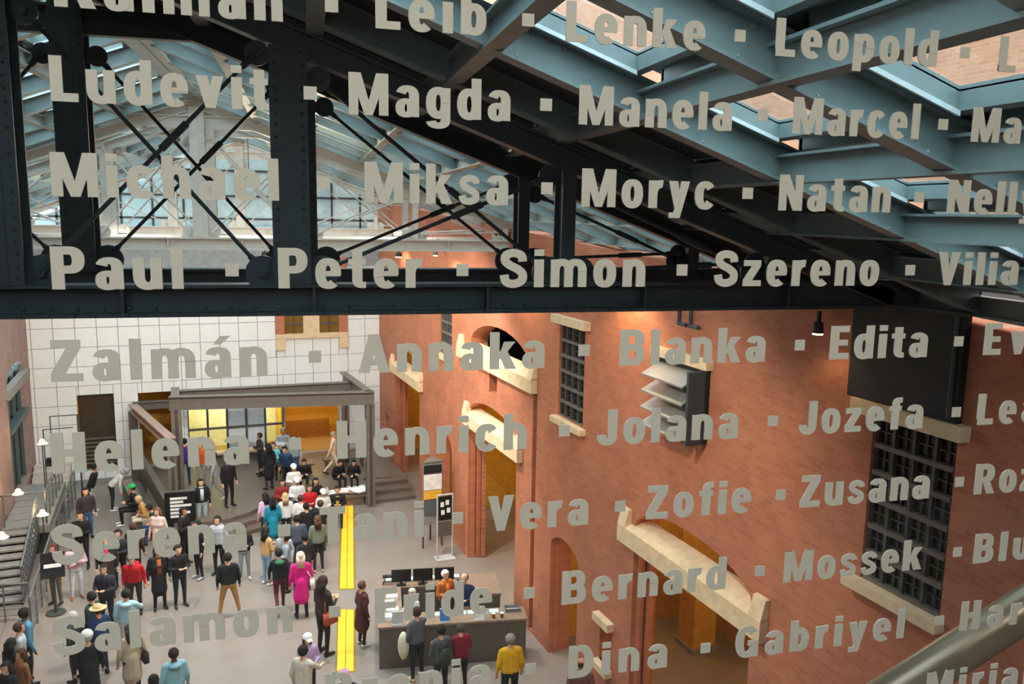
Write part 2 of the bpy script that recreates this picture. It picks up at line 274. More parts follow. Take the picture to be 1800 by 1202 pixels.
# glazed gable above the back wall
gb = setting('window_6'); gv = 35.4
for u in [-10.5 + 1.15 * k for k in range(14)]: MB().box(u - .04, gv, 9.5, u + .04, gv + .12, rz(u)).build('mullion', WINFR, gb)
for z in (10.1, 11.0, 12.0):
    hw = (RZ - z) / SL; MB().box(RU - hw, gv, z - .04, RU + hw, gv + .12, z + .04).build('transom', WINFR, gb)
MB().hexa([(-11.5, gv + .04, 9.5), (6.5, gv + .04, 9.5), (6.5, gv + .05, 9.5), (-11.5, gv + .05, 9.5), (RU - .1, gv + .04, RZ), (RU + .1, gv + .04, RZ), (RU + .1, gv + .05, RZ), (RU - .1, gv + .05, RZ)]).build('pane', mat('frosted_pane', '#c4d6d8', .5), gb)
# the brick tower that stands outside, seen through the skylights
tw = hthing('brick_tower', 'tall brick tower outside, seen through the glass roof', 'building', 13, 6, 9.55)
MB().box(0, -12, 0, 3, 34, 16).build('brick_body', BRICKX, tw); MB().box(-.12, -12.1, 15.7, 3.1, 34.1, 16.1).build('stone_coping', STONE, tw)
for y in (-9.5, 22):
    f = MB().box(-.06, y, 5, .05, y + 1.2, 8.5).build('window_surround', STONE, tw); MB().box(-.1, y + .15, 5.15, -.05, y + 1.05, 8.35).build('pane', PANED, f)
# ------------------------------------------------------------------ twin roof trusses
POST = [(-9.85, .14), (-7.4, .14), (-4.9, .33), (-2.52, .33), (-.14, .33), (2.5, .14), (4.8, .14)]
CB, CT = 9.53, 9.82
def truss(v, du, ma, label, rich):
    t = thing('roof_truss', label, 'roof truss', (du, v, 0), 0, 'paired steel roof trusses')
    b = MB(); b.box(-11.3, -.13, CT - .03, 6.75, .13, CT); b.box(-11.3, -.012, CB + .03, 6.75, .012, CT - .03); b.box(-11.3, -.13, CB, 6.75, .13, CB + .035)
    for k in range(11): u = -9.85 + 1.65 * k; b.box(u - .012, -.12, CB + .03, u + .012, .12, CT - .03)
    b.build('bottom_chord', ma, t)
    for s in (-1, 1):
        u1 = RU + s * 8.9; b = MB()
        for y0, y1, d0, d1 in ((-.1, .1, -.03, 0), (-.1, .1, -.24, -.21), (-.012, .012, -.22, -.02)): 
            p = [(RU, rz(RU)), (u1, rz(u1))]; b.hexa([(p[0][0], y0, p[0][1] + d0), (p[1][0], y0, p[1][1] + d0), (p[1][0], y1, p[1][1] + d0), (p[0][0], y1, p[0][1] + d0), (p[0][0], y0, p[0][1] + d1), (p[1][0], y0, p[1][1] + d1), (p[1][0], y1, p[1][1] + d1), (p[0][0], y1, p[0][1] + d1)])
        b.build('top_chord', ma, t)
    b = MB(); b.box(-5.1, -.06, 12.31, .1, .06, 12.6); b.box(-5.1, -.12, 12.57, .1, .12, 12.6); b.build('collar', ma, t)
    rv = MB()
    for u, w in POST:
        z1 = rz(u) - .2; h = w / 2; b = MB(); b.box(u - h, -.14, CT, u + h, -.12, z1); b.box(u - h, .12, CT, u + h, .14, z1); b.box(u - .03, -.12, CT, u + .03, .12, z1)
        if w > .2: b.box(u - .045, -.15, CT, u + .045, -.14, z1)
        b.build('post', ma, t)
        if w > .2 and rich:
            z = CT + .06
            while z < z1: rv.ball((u - h + .05, -.14, z), .016, n=6, m=4); rv.ball((u + h - .05, -.14, z), .016, n=6, m=4); z += .105
    if rich:
        u = -5.
        while u < 6.5: rv.ball((u, -.13, CB + .02), .016, n=6, m=4); rv.ball((u, -.014, CB + .07), .018, n=6, m=4); u += .215
        rv.build('rivet_heads', ma, t, kind='stuff')
    for (ua, wa), (ub, wb_) in zip(POST[:-1], POST[1:]):
        a, c = ua + wa / 2 + .1, ub - wb_ / 2 - .1
        za, zb = min(rz(a) - .36, 12.1), min(rz(c) - .36, 12.1)
        ends = [((a, CT + .12), (c, zb)), ((a, za), (c, CT + .12))]
        for y, (p, q) in zip((-.03, .03), ends):
            P, Q = Vector((p[0], y, p[1])), Vector((q[0], y, q[1])); d = (Q - P).normalized()
            r = MB().tube(P, Q, .021, n=6).build('tie_rod', ma, t)
            mid = (P + Q) / 2 + d * .3; MB().tube(mid - d * .16, mid + d * .16, .036, n=6).build('turnbuckle', ma, r)
            for E0, dd in ((P, d), (Q, -d)): MB().tube(E0 - dd * .02, E0 + dd * .18, .05, .03, n=6).build('clevis', ma, r)
        for (x, z) in ((a, CT + .1), (c, CT + .1), (a, za), (c, zb)):
            g = MB().tube((x, -.015, z), (x, .015, z), .16 if z < 10 else .11, n=16).build('gusset_plate', ma, t)
            MB().tube((x, -.07, z), (x, .07, z), .038, n=8).build('pin', ma, g)
    return t
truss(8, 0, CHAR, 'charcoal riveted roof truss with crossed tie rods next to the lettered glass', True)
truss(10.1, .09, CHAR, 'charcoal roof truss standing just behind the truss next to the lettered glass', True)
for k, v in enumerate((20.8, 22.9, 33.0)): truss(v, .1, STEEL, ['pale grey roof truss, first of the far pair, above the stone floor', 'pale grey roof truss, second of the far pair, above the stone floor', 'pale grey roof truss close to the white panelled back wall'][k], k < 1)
# dark steel bearing housing on the brick wall below the truss end
bh_ = hthing('truss_bearing', 'black steel housing on the brick wall under the truss end', 'bracket', XR - .005, 7.17, 8.28)
MB().box(-.1, -.8, .0, 0, .8, 1.22).build('housing_box', mat('black_housing', '#202224', .6), bh_); MB().box(-.14, -.82, 1.2, 0, .82, 1.24).build('cap_plate', CHAR, bh_); MB().tube((-.12, -.72, .05), (-.12, -.72, 1.2), .025).build('drain_pipe', CHAR, bh_)
# ------------------------------------------------------------------ the footbridge the viewer stands on and its lettered glass
MB().box(-5, -1.5, 8.72, 7, 1.26, 8.88).build('floor_bridge', SLAB, kind='structure')
MB().box(-5, -1.6, 8.88, 7, -1.5, 13.2).build('wall_bridge', mat('bridge_back', '#1b1c1e', .8), kind='structure')
MB().box(-5, -1.5, 8.88, -4.9, 1.2, 12.0).build('wall_bridge_end', MATS['bridge_back'], kind='structure')
GV = 1.2
gp = thing('glass_panel', 'clear glass panel etched with rows of pale first names', 'glass panel', (0, GV, 8.88))
MB().box(-1.25, .002, .06, 2.35, .014, 2.75).build('pane', GLASS, gp); MB().box(-1.25, -.03, 0, 2.35, .045, .06).build('base_rail', STEEL, gp)
for u in (-1.29, 2.31): MB().box(u, -.03, 0, u + .05, .045, 2.8).build('side_mullion', STEEL, gp)
S_, T_ = .24, .185
def gl_rect(a, b, c, d): return [[(a, b), (c, b), (c, d), (a, d)]]
def gl_arc(cx, cy, rx, ry, t0, t1, wx=S_, wy=T_, n=None, e=2.35):
    n = n or max(4, int(abs(t1 - t0) / 14)); out = []; P = []
    for k in range(n + 1):
        t = (t0 + (t1 - t0) * k / n) * D; c, s = math.cos(t), math.sin(t)
        q = (abs(c) ** e + abs(s) ** e) ** (-1 / e); P.append(((cx + rx * c * q, cy + ry * s * q), (cx + (rx - wx) * c * q, cy + (ry - wy) * s * q)))
    return [[P[k][0], P[k + 1][0], P[k + 1][1], P[k][1]] for k in range(n)]
def gl_stroke(pts, w):
    sm = []; p = [pts[0]] + pts + [pts[-1]]
    for i in range(1, len(p) - 2):
        for k in range(4):
            t = k / 4; sm.append(tuple(.5 * ((2 * p[i][j]) + (p[i + 1][j] - p[i - 1][j]) * t + (2 * p[i - 1][j] - 5 * p[i][j] + 4 * p[i + 1][j] - p[i + 2][j]) * t * t + (3 * p[i][j] - p[i - 1][j] - 3 * p[i + 1][j] + p[i + 2][j]) * t ** 3) for j in (0, 1)))
    sm.append(pts[-1]); E = []
    for i, q in enumerate(sm):
        a, b = sm[max(0, i - 1)], sm[min(len(sm) - 1, i + 1)]; dx, dy = b[0] - a[0], b[1] - a[1]; l = math.hypot(dx, dy); nx, ny = -dy / l * w / 2, dx / l * w / 2
        E.append(((q[0] + nx, q[1] + ny), (q[0] - nx, q[1] - ny)))
    return [[E[k][0], E[k + 1][0], E[k + 1][1], E[k][1]] for k in range(len(E) - 1)]
R_, A_ = gl_rect, gl_arc
XH = .735
def glyphs():
    G = {}; w = .60; bowl = A_(.30, .3675, .30, .3875, 0, 360)
    G['l'] = (S_, R_(0, 0, S_, 1)); G['i'] = (S_, R_(0, 0, S_, XH) + R_(0, .83, S_, 1))
    G['j'] = (S_, R_(0, -.1, S_, XH) + R_(0, .83, S_, 1) + R_(-.1, -.25, .12, -.1) + A_(.06, -.08, .18, .17, 270, 360, S_, .15))
    arch_ = A_(w / 2, .42, w / 2, .335, 0, 180); leg = R_(w - S_, 0, w, .43)
    G['n'] = (w, R_(0, 0, S_, XH) + arch_ + leg); G['h'] = (w, R_(0, 0, S_, 1) + arch_ + leg)
    G['m'] = (.93, R_(0, 0, .22, XH) + A_(.285, .42, .285, .335, 0, 180, .22) + R_(.35, 0, .57, .43) + A_(.64, .42, .29, .335, 0, 180, .22) + R_(.71, 0, .93, .43))
    G['u'] = (w, R_(0, .3, S_, XH) + R_(w - S_, 0, w, XH) + A_(w / 2, .315, w / 2, .335, 180, 360)); G['r'] = (.40, R_(0, 0, S_, XH) + A_(.36, .36, .36, .39, 83, 180, S_, .21))
    G['o'] = (w, bowl); G['c'] = (.57, A_(.30, .3675, .30, .3875, 38, 322)); G['e'] = (w, A_(.30, .3675, .30, .3875, -4, 312) + R_(.12, .30, .585, .43))
    G['d'] = (w, bowl + R_(w - S_, 0, w, 1)); G['b'] = (w, bowl + R_(0, 0, S_, 1)); G['p'] = (w, bowl + R_(0, -.26, S_, XH)); G['g'] = (w, bowl + R_(w - S_, -.06, w, XH) + A_(w / 2, -.04, w / 2, .22, 195, 360, S_, .15))
    a = A_(.29, .50, .28, .255, -5, 160, S_, .16) + R_(.57 - S_, 0, .57, .52) + A_(.25, .21, .25, .23, 0, 360, .22, .135)
    G['a'] = (.57, a); G['á'] = (.57, a + [[(.20, .82), (.34, 1.03), (.58, 1.03), (.36, .82)]])
    G['s'] = (.54, gl_stroke([(.455, .53), (.42, .625), (.27, .66), (.125, .60), (.13, .47), (.27, .385), (.42, .29), (.43, .145), (.27, .075), (.12, .11), (.085, .225)], .175))
    G['t'] = (.42, R_(.09, .2, .09 + S_, .93) + R_(0, .59, .41, XH) + A_(.33, .2, .24, .2, 180, 270, S_, .155) + R_(.33, 0, .41, .155)); G['f'] = (.42, R_(.09, 0, .09 + S_, .8) + R_(0, .59, .40, XH) + A_(.33, .79, .24, .21, 90, 180, S_, .16) + R_(.33, .84, .41, 1))
    G['k'] = (.66, R_(0, 0, S_, 1) + [[(S_ - .05, .26), (.36, XH), (.64, XH), (.30, .28)], [(.24, .40), (.42, .54), (.67, 0), (.39, 0)]])
    v = [[(0, XH), (.25, XH), (.41, 0), (.19, 0)], [(.19, 0), (.41, 0), (.60, XH), (.36, XH)]]
    G['v'] = (.6, v); G['y'] = (.6, v + [[(.21, .06), (.43, .06), (.34, -.26), (.12, -.26)]] + R_(.03, -.26, .2, -.11)); G['z'] = (.52, R_(.01, .57, .5, XH) + R_(0, 0, .52, .165) + [[(0, .165), (.25, .165), (.5, .57), (.25, .57)]])
    st = R_(0, 0, .255, 1)
    G['L'] = (.56, st + R_(0, 0, .56, .19)); G['K'] = (.78, st + [[(.2, .32), (.48, 1), (.77, 1), (.40, .40)], [(.30, .52), (.50, .68), (.79, 0), (.50, 0)]])
    G['M'] = (.94, R_(0, 0, .225, 1) + R_(.715, 0, .94, 1) + [[(.02, 1), (.29, 1), (.565, 0), (.375, 0)], [(.92, 1), (.65, 1), (.375, 0), (.565, 0)]])
    pb = R_(.2, .815, .38, 1) + R_(.2, .37, .38, .555) + A_(.36, .685, .31, .315, -90, 90, .25, .185)
    G['P'] = (.67, st + pb); G['R'] = (.71, st + pb + [[(.26, .45), (.50, .45), (.72, 0), (.44, 0)]])
    G['S'] = (.68, gl_stroke([(.565, .68), (.53, .835), (.34, .905), (.15, .84), (.13, .70), (.23, .59), (.42, .49), (.56, .36), (.545, .175), (.34, .09), (.15, .15), (.105, .325)], .215))
    G['Z'] = (.64, R_(.03, .81, .62, 1) + R_(0, 0, .64, .19) + [[(0, .19), (.285, .19), (.62, .81), (.33, .81)]]); G['A'] = (.74, [[(0, 0), (.255, 0), (.49, 1), (.25, 1)], [(.74, 0), (.485, 0), (.25, 1), (.49, 1)]] + R_(.16, .19, .58, .36))
    G['B'] = (.69, st + R_(.2, .82, .4, 1) + R_(.2, .42, .42, .59) + R_(.2, 0, .42, .18) + A_(.38, .715, .28, .285, -90, 90, .245, .18) + A_(.40, .295, .29, .295, -90, 90, .25, .18))
    eb = st + R_(.2, .815, .57, 1) + R_(.2, .41, .54, .585); G['F'] = (.57, eb); G['E'] = (.585, eb + R_(.2, 0, .585, .185)); G['J'] = (.55, R_(.295, .28, .55, 1) + A_(.275, .28, .275, .30, 180, 360, .25))
    G['H'] = (.70, st + R_(.445, 0, .70, 1) + R_(.2, .41, .5, .595)); G['T'] = (.62, R_(0, .81, .62, 1) + R_(.185, 0, .435, .85)); G['V'] = (.70, [[(0, 1), (.26, 1), (.455, 0), (.245, 0)], [(.245, 0), (.455, 0), (.70, 1), (.445, 1)]])
    G['D'] = (.70, st + R_(.2, .815, .34, 1) + R_(.2, 0, .34, .185) + A_(.32, .5, .38, .5, -90, 90, .255, .185)); G['G'] = (.71, A_(.36, .5, .36, .52, 38, 335, .255, .19) + R_(.38, .37, .71, .53) + R_(.52, .0, .71, .45)); G['N'] = (.72, R_(0, 0, .23, 1) + R_(.49, 0, .72, 1) + [[(.0, 1), (.27, 1), (.72, 0), (.45, 0)]])
    return G
GLY = glyphs(); CAPH = .0565; ROWZ = [10.748, 10.632, 10.512, 10.391, 10.267, 10.140, 10.010, 9.876, 9.745, 9.612]
def glass_u(px, py): r = ray(px, py); return r.x * GV / r.y
NAMES = [[('Kalman', 96, 497, 20), ('Leib', 660, 855, 40), ('Lenke', 995, 1240, 60), ('Leopold', 1363, 1648, 90), ('Li', 1755, 1815, 120)],
         [('Ludevit', 88, 472, 150), ('Magda', 613, 897, 180), ('Manela', 1018, 1287, 200), ('Marcel', 1394, 1616, 220), ('Mas', 1709, 1830, 230)],
         [('Michael', 90, 490, 320), ('Miksa', 641, 893, 330), ('Moryc', 1023, 1256, 335), ('Natan', 1370, 1566, 345), ('Nelly', 1667, 1825, 350)],
         [('Paul', 90, 322, 480), ('Peter', 489, 742, 480), ('Simon', 879, 1134, 480), ('Szereno', 1256, 1545, 478), ('Vilia', 1649, 1790, 478)],
         [('Zalmán', 88, 470, 640), ('Annaka', 630, 957, 630), ('Blanka', 1090, 1345, 615), ('Edita', 1460, 1630, 605), ('Eva', 1731, 1850, 600)],
         [('Helena', 90, 438, 800), ('Henrich', 592, 926, 775), ('Jolana', 1050, 1297, 752), ('Jozefa', 1406, 1622, 735), ('Lea', 1719, 1825, 722)],
         [('Serena', 90, 434, 955), ('Tani', 562, 745, 930), ('Vera', 858, 1034, 900), ('Zofie', 1137, 1320, 880), ('Zusana', 1408, 1633, 860), ('Roz', 1715, 1820, 840)],
         [('Salamon', 92, 515, 1110), ('Fride', 659, 865, 1060), ('Bernard', 988, 1275, 1030), ('Mossek', 1380, 1620, 985), ('Blu', 1714, 1810, 960)],
         [('Bronia', 571, 862, 1200), ('Dina', 1000, 1172, 1160), ('Gabriyel', 1294, 1588, 1120), ('Har', 1690, 1795, 1080)],
         [('Mirjam', 1630, 1840, 1200)]]
DOTS = [[583, 929, 1304, 1704], [545, 961, 1344, 1665], [568, 962, 1316, 1619], [408, 813, 1199, 1600], [554, 1026, 1404, 1682], [519, 991, 1355, 1674], [500, 804, 1088, 1367, 1676], [589, 929, 1329, 1669], [932, 1237, 1641], [1572]]
def flat_letters(pieces, name):
    b = MB()
    for i, q in enumerate(pieces): d = -.0003 - (i % 61) * 1.7e-5; b.hexa([(x, d, z) for x, z in q] + [(x, .0018 + d * .1, z) for x, z in q])
    return b.build(name, FROST, gp)
for r, row in enumerate(NAMES):
    z0 = ROWZ[r] - 8.88
    for word, x0, x1, py in row:
        u0, u1 = glass_u(x0, py), glass_u(x1, py); cap = CAPH
        wsum = sum(GLY[c][0] for c in word); n = len(word) - 1; tr = .17
        sx = (u1 - u0) / (wsum + n * tr); pcs = []; x = u0
        if sx > cap * 1.08: sx = cap * 1.08; tr = ((u1 - u0) / sx - wsum) / n
        if sx < cap * .86: sx = cap * .86; tr = ((u1 - u0) / sx - wsum) / n
        for c in word:
            adv, q = GLY[c]; pcs += [[(x + p[0] * sx, z0 + p[1] * cap) for p in poly] for poly in q]; x += (adv + tr) * sx
        flat_letters(pcs, 'etched_name')
    for px in DOTS[r]:
        u = glass_u(px, row[0][3]); h = CAPH * .155; flat_letters([[(u - h, z0 + CAPH * .30), (u + h, z0 + CAPH * .30), (u + h, z0 + CAPH * .61), (u - h, z0 + CAPH * .61)]], 'separator_square')
tb = thing('tube_strut', 'brushed metal tube slanting up outside the lettered glass', 'tube', (1.27, 1.6, 9.292)); e_ = Vector((3.09, 0, 1.554))
MB().tube((-.75, 0, -.377), e_, .05, n=24).build('tube_body', BRUSH, tb, smooth=True); MB().tube(e_ * .985, e_ * 1.01, .062, n=24).build('end_collar', BRUSH, tb)
MB().box(-.8, -.4, -.46, -.7, .03, -.36).build('foot_bracket', CHAR, tb); MB().box(3.04, -.4, -.5, 3.14, .04, -.42).box(3.05, -.04, -.5, 3.13, .04, 1.52).build('end_post', CHAR, tb)
def lamp_point(name, p, energy, color, size=.1, spot=None, aim=None):
    L = bpy.data.lights.new(name, 'SPOT' if spot else 'POINT'); L.energy = energy; L.color = color; L.shadow_soft_size = size
    if spot: L.spot_size = spot * D; L.spot_blend = .6
    o = bpy.data.objects.new(name, L); COL.objects.link(o); o.location = p
    if aim is not None: o.rotation_euler = (Vector(aim) - Vector(p)).to_track_quat('-Z', 'Y').to_euler()
    return o
BULB = mat('lit_bulb', '#ffdf90', .5, emit=6); WARM = (1, .72, .42)
def downlight(X, Y, Z, label, energy, group, aim=None):
    t = hthing('spotlight', label, 'lamp', X, Y, Z, 0, group); MB().tube((0, 0, .02), (0, 0, .16), .075, .06, n=12).build('lamp_housing', CHAR, t); MB().tube((0, 0, .0), (0, 0, .02), .066, n=12).build('lamp_lens', BULB, t); MB().box(-.02, -.02, .16, .02, .02, .3).build('lamp_stem', CHAR, t)
    lamp_point('spot_light', hp(X, Y, Z - .03), energy, WARM, .06, 130, hp(*(aim or (X + 1.5, Y, 0)))); return t
LB = link('bridge_fill_lamp', None); LB.location = (.4, -.9, 11.75); tag(LB, 'added unseen strip lamp above the footbridge deck, lighting the lettering', 'lamp')  # added lamp behind the viewer, there to brighten the lettering
MB().box(-1.2, -.08, 0, 1.2, .08, .06).build('lamp_body', STEEL, LB); MB().box(-1.15, -.06, -.02, 1.15, .06, 0).build('lamp_tube', mat('white_tube', '#fff2dc', .5, emit=3), LB); MB().tube((-.9, 0, .06), (-.9, 0, .4), .01).tube((.9, 0, .06), (.9, 0, .4), .01).build('hanger', STEEL, LB)
_l = bpy.data.lights.new('bridge_fill_light', 'AREA'); _l.shape = 'RECTANGLE'; _l.size = 2.3; _l.size_y = .12; _l.energy = KEY['bridge']; _l.color = (1, .95, .86); _o = bpy.data.objects.new('bridge_fill_light', _l); COL.objects.link(_o); _o.location = (.4, -.9, 11.72); _o.rotation_euler = (.5, 0, 0)
# ------------------------------------------------------------------ wall lamps, pipes and the hopper vent on the right wall
for i, (y, lb) in enumerate(((8.19, 'lit spotlight high on the brick wall beside the black housing'), (13.4, 'spotlight high on the brick wall beside the louvred vent'), (18.6, 'spotlight high on the brick wall above the long lunette beam'), (24.0, 'spotlight high on the brick wall near the small gridded window'), (30.0, 'spotlight high on the brick wall by the white panelled wall'))):
    downlight(XR - .45 if i == 0 else XR - .7, y, 9.04 if i == 0 else 9.2, lb, KEY['wash'] * (.12 if i == 0 else 1), 'wall washing spotlights', (XR + 2, y, 3) if i else (XR, y - .1, 4))
for u, v, lb in ((-3., 10.1, 'added fill lamp under the charcoal truss near the ridge'), (.6, 10.1, 'added fill lamp under the charcoal truss in mid span'), (3.6, 10.1, 'added fill lamp under the charcoal truss near the brick wall'), (-4.5, 20.8, 'added fill lamp between the far trusses on the brick window side'), (-1., 20.8, 'added fill lamp between the far trusses in mid span'), (2.2, 20.8, 'added fill lamp between the far trusses near the lunettes')):  # lamps added at the chords to brighten the floor and walls
    t = thing('fill_lamp', lb, 'lamp', (u, v, 9.37), 0, 'added fill lamps under the trusses'); MB().tube((0, 0, .02), (0, 0, .12), .09, .07, n=12).build('lamp_housing', CHAR, t); MB().tube((0, 0, 0), (0, 0, .02), .08, n=12).build('lamp_lens', BULB, t); MB().box(-.015, -.015, .12, .015, .015, .165).build('lamp_stem', CHAR, t)
    lamp_point('flood_fill_light', (u, v, 9.34), KEY['flood_fill'] * (.45 if v < 15 else 1.5), (1, .92, .82), .1, 160, (u, v + (5 if v < 15 else 7), 0))
for u, v, z, lb in ((-1.77, 28.0, 11.6, 'yellow globe lamp hanging under the far glass roof'), (-6.0, 26.5, 10.9, 'added hidden globe lamp under the far left roof slope'), (-.25, 15.4, 11.6, 'added hidden globe lamp between the charcoal and pale trusses')):  # last two globes are added to brighten the roof, hidden behind truss posts
    t = thing('globe_lamp', lb, 'lamp', (u, v, z), 0, 'globe lamps under the roof'); MB().ball((0, 0, 0), .12).build('lamp_globe', BULB, t, smooth=True); MB().tube((0, 0, .1), (0, 0, rz(u) - z + .02), .012).build('lamp_cord', CHAR, t)
    lamp_point('globe_light', (u, v, z - .2), KEY['globe'], (1, .8, .58), .15)
vt = hthing('hopper_vent', 'dark louvred vent with tilted grey flaps under a stone lintel', 'vent', XR, 11.8, 6.8)
MB().box(-.1, -.8, .0, -.02, -.62, 1.22).box(-.42, -.8, .0, -.02, -.74, 1.22).build('side_panel', CHAR, vt); MB().box(-.14, -.85, 1.24, .0, .85, 1.4).build('stone_head', STONE, vt); MB().box(-.05, -.75, 0, -.01, .75, 1.22).build('back_panel', BLACK, vt)
for k in range(4): z = 1.12 - .3 * k; MB().hexa([(-.04, -.62, z), (-.42, -.62, z - .2), (-.42, .66, z - .2), (-.04, .66, z), (-.04, -.62, z + .03), (-.42, -.62, z - .17), (-.42, .66, z - .17), (-.04, .66, z + .03)]).build('flap', mat('flap_metal', '#a9a49a', .3, .5), vt)
for y, n in ((11.84, 'dark pipe stub'), (11.5, 'dark pipe stub')): tag(MB().tube((XR - .1, y, 8.68), (XR - .1, y, 9.5), .035).tube((XR - .1, y, 8.7), (XR - .1, y - .22, 8.7), .035).build('wall_pipe', CHAR, hall=True), 'bent dark pipe on the brick wall above the hopper vent', 'pipe', 'pipes above the hopper vent')
CORR = [(10.6, 20.8, 4.4, 1.3), (11.2, 31.6, 4.6, 1.6), (10.8, 24.8, 3.0, .5), (10.9, 16.0, 4.6, 1.0), (11.2, 11.6, 4.4, 1.6), (11.2, 7.5, 4.4, 1.0)]
for i, (X, Y, Z, k) in enumerate(CORR):
    t = hthing('pendant_lamp', ['amber pendant lamp in the corridor behind the tall lunette doorway', 'amber pendant lamp behind the doorway beside the platform steps', 'amber pendant lamp behind the arched door beside the kiosk', 'amber pendant lamp behind the narrow arched door', 'amber pendant lamp behind the wide lunette doorway', 'amber pendant lamp deep in the corridor behind the gridded window wall'][i], 'lamp', X, Y, Z)
    MB().ball((0, 0, 0), .11).build('lamp_globe', mat('amber_globe', '#ffb94a', .5, emit=4), t, smooth=True); MB().tube((0, 0, .1), (0, 0, 5.45 - Z), .012).build('lamp_cord', CHAR, t)
    lamp_point('pendant_light', hp(X - .0, Y, Z - .16), KEY['corridor'] * k, (1, .66, .2), .12)
for X, Y in ((2.2, 35.8), (5.2, 36.2), (-2.9, 36.4)): lamp_point('lobby_light', hp(X, Y, 3.7), KEY['corridor'] * (3.0 if X == 2.2 else 2.2 if X > 0 else .25), (1, .98, .78) if X == 2.2 else (1, .7, .28), .2)
cp = hthing('corridor_pillar', 'ochre square pillar inside the wide lunette doorway', 'pillar', 11.6, 15.9); MB().box(-.32, -.32, 0, .32, .32, 5.44).build('pillar_shaft', PLASTER, cp); MB().box(-.37, -.37, 0, .37, .37, .14).build('pillar_base', SLAB, cp)
# ------------------------------------------------------------------ steel portal frame, low wall and glowing floor strips
pf = hthing('portal_frame', 'dark brown steel portal frame standing over the granite platform', 'steel frame', 3.0, 29.0)
def ibeam(a, b, h, w, name, parent, ma=BROWNST):
    a, b = Vector(a), Vector(b); d = (b - a).normalized(); s = Vector((-d.y, d.x, 0)).normalized(); z = Vector((0, 0, 1)); m = MB()
    for s0, s1, z0, z1 in ((-w, w, 0, .03), (-w, w, h - .03, h), (-.015, .015, .03, h - .03)): m.hexa([a + s * s0 + z * z0, b + s * s0 + z * z0, b + s * s1 + z * z0, a + s * s1 + z * z0, a + s * s0 + z * z1, b + s * s0 + z * z1, b + s * s1 + z * z1, a + s * s1 + z * z1])
    return m.build(name, ma, parent)
def icol(x, y, z0, z1, w, parent): return MB().box(x - w, y - w, z0, x + w, y - w + .03, z1).box(x - w, y + w - .03, z0, x + w, y + w, z1).box(x - .05, y - w, z0, x + .05, y + w, z1).build('column', BROWNST, parent)
icol(-3.1, .6, .42, 3.75, .17, pf); icol(3.25, -.65, 0, 3.75, .15, pf); icol(3.08, 3.0, .42, 3.75, .13, pf)
ibeam((-3.3, .64, 3.75), (3.42, -.65, 3.75), .46, .14, 'front_beam', pf); ibeam((3.25, -.6, 3.75), (3.05, 3.2, 3.75), .46, .14, 'side_beam', pf); ibeam((-3.1, 2.2, 3.72), (3.1, 1.9, 3.72), .36, .14, 'rear_beam', pf); ibeam((-3.1, .6, 3.78), (-3.1, 2.3, 3.78), .4, .14, 'side_beam', pf)
sf = hthing('side_portal', 'brown steel portal with a long pinkish beam beside the low wall', 'steel frame', -.9, 31.1)
dvec = Vector((-1.65 + .05, 34.2 - 27.6, 0)); p0, p1 = Vector((-.75, 3.1, 0)), Vector((.62, -2.55, 0))
ibeam(p0 + Vector((0, 0, 2.75)), p1 + Vector((0, 0, 2.75)), .3, .15, 'long_beam', sf, mat('rosy_steel', '#a58878', .45)); icol(p0.x, p0.y, 0, 2.75, .16, sf); icol(p1.x, p1.y, 0, 2.75, .14, sf); ibeam(p0 + Vector((0, 0, 2.8)), p0 + Vector((1.5, .0, 2.8)), .3, .12, 'return_beam', sf)
lw = hthing('bronze_parapet', 'low dark bronze wall panel beside the platform where visitors sit', 'parapet', -.95, 31.2); q0, q1 = Vector((-.55, 3.0, 0)), Vector((.45, -2.9, 0)); n_ = Vector((.99, .17, 0)) * .08
MB().hexa([q0 - n_, q1 - n_, q1 + n_, q0 + n_] + [v + Vector((0, 0, 1.05)) for v in (q0 - n_, q1 - n_, q1 + n_, q0 + n_)]).build('wall_body', DESKM, lw); n_ *= 1.3
MB().hexa([v + Vector((0, 0, 1.05)) for v in (q0 - n_, q1 - n_, q1 + n_, q0 + n_)] + [v + Vector((0, 0, 1.1)) for v in (q0 - n_, q1 - n_, q1 + n_, q0 + n_)]).build('coping', BROWNST, lw)
be = hthing('ledge_bench', 'long low stone ledge against the bronze wall, used as a seat', 'bench', -1.35, 30.6); MB().hexa([(-.75, 2.2, .0), (.15, -2.9, 0), (.5, -2.85, 0), (-.4, 2.25, 0), (-.75, 2.2, .45), (.15, -2.9, .45), (.5, -2.85, .45), (-.4, 2.25, .45)]).build('seat_slab', GRANITE, be); MB().hexa([(-.75, 2.2, .45), (.15, -2.9, .45), (.5, -2.85, .45), (-.4, 2.25, .45), (-.75, 2.2, .48), (.15, -2.9, .48), (.5, -2.85, .48), (-.4, 2.25, .48)]).build('seat_top', DESKT, be)
GLOW = mat('glowing_glass_block', '#ffa424', .3, emit=.6, var=.2, scale=2)
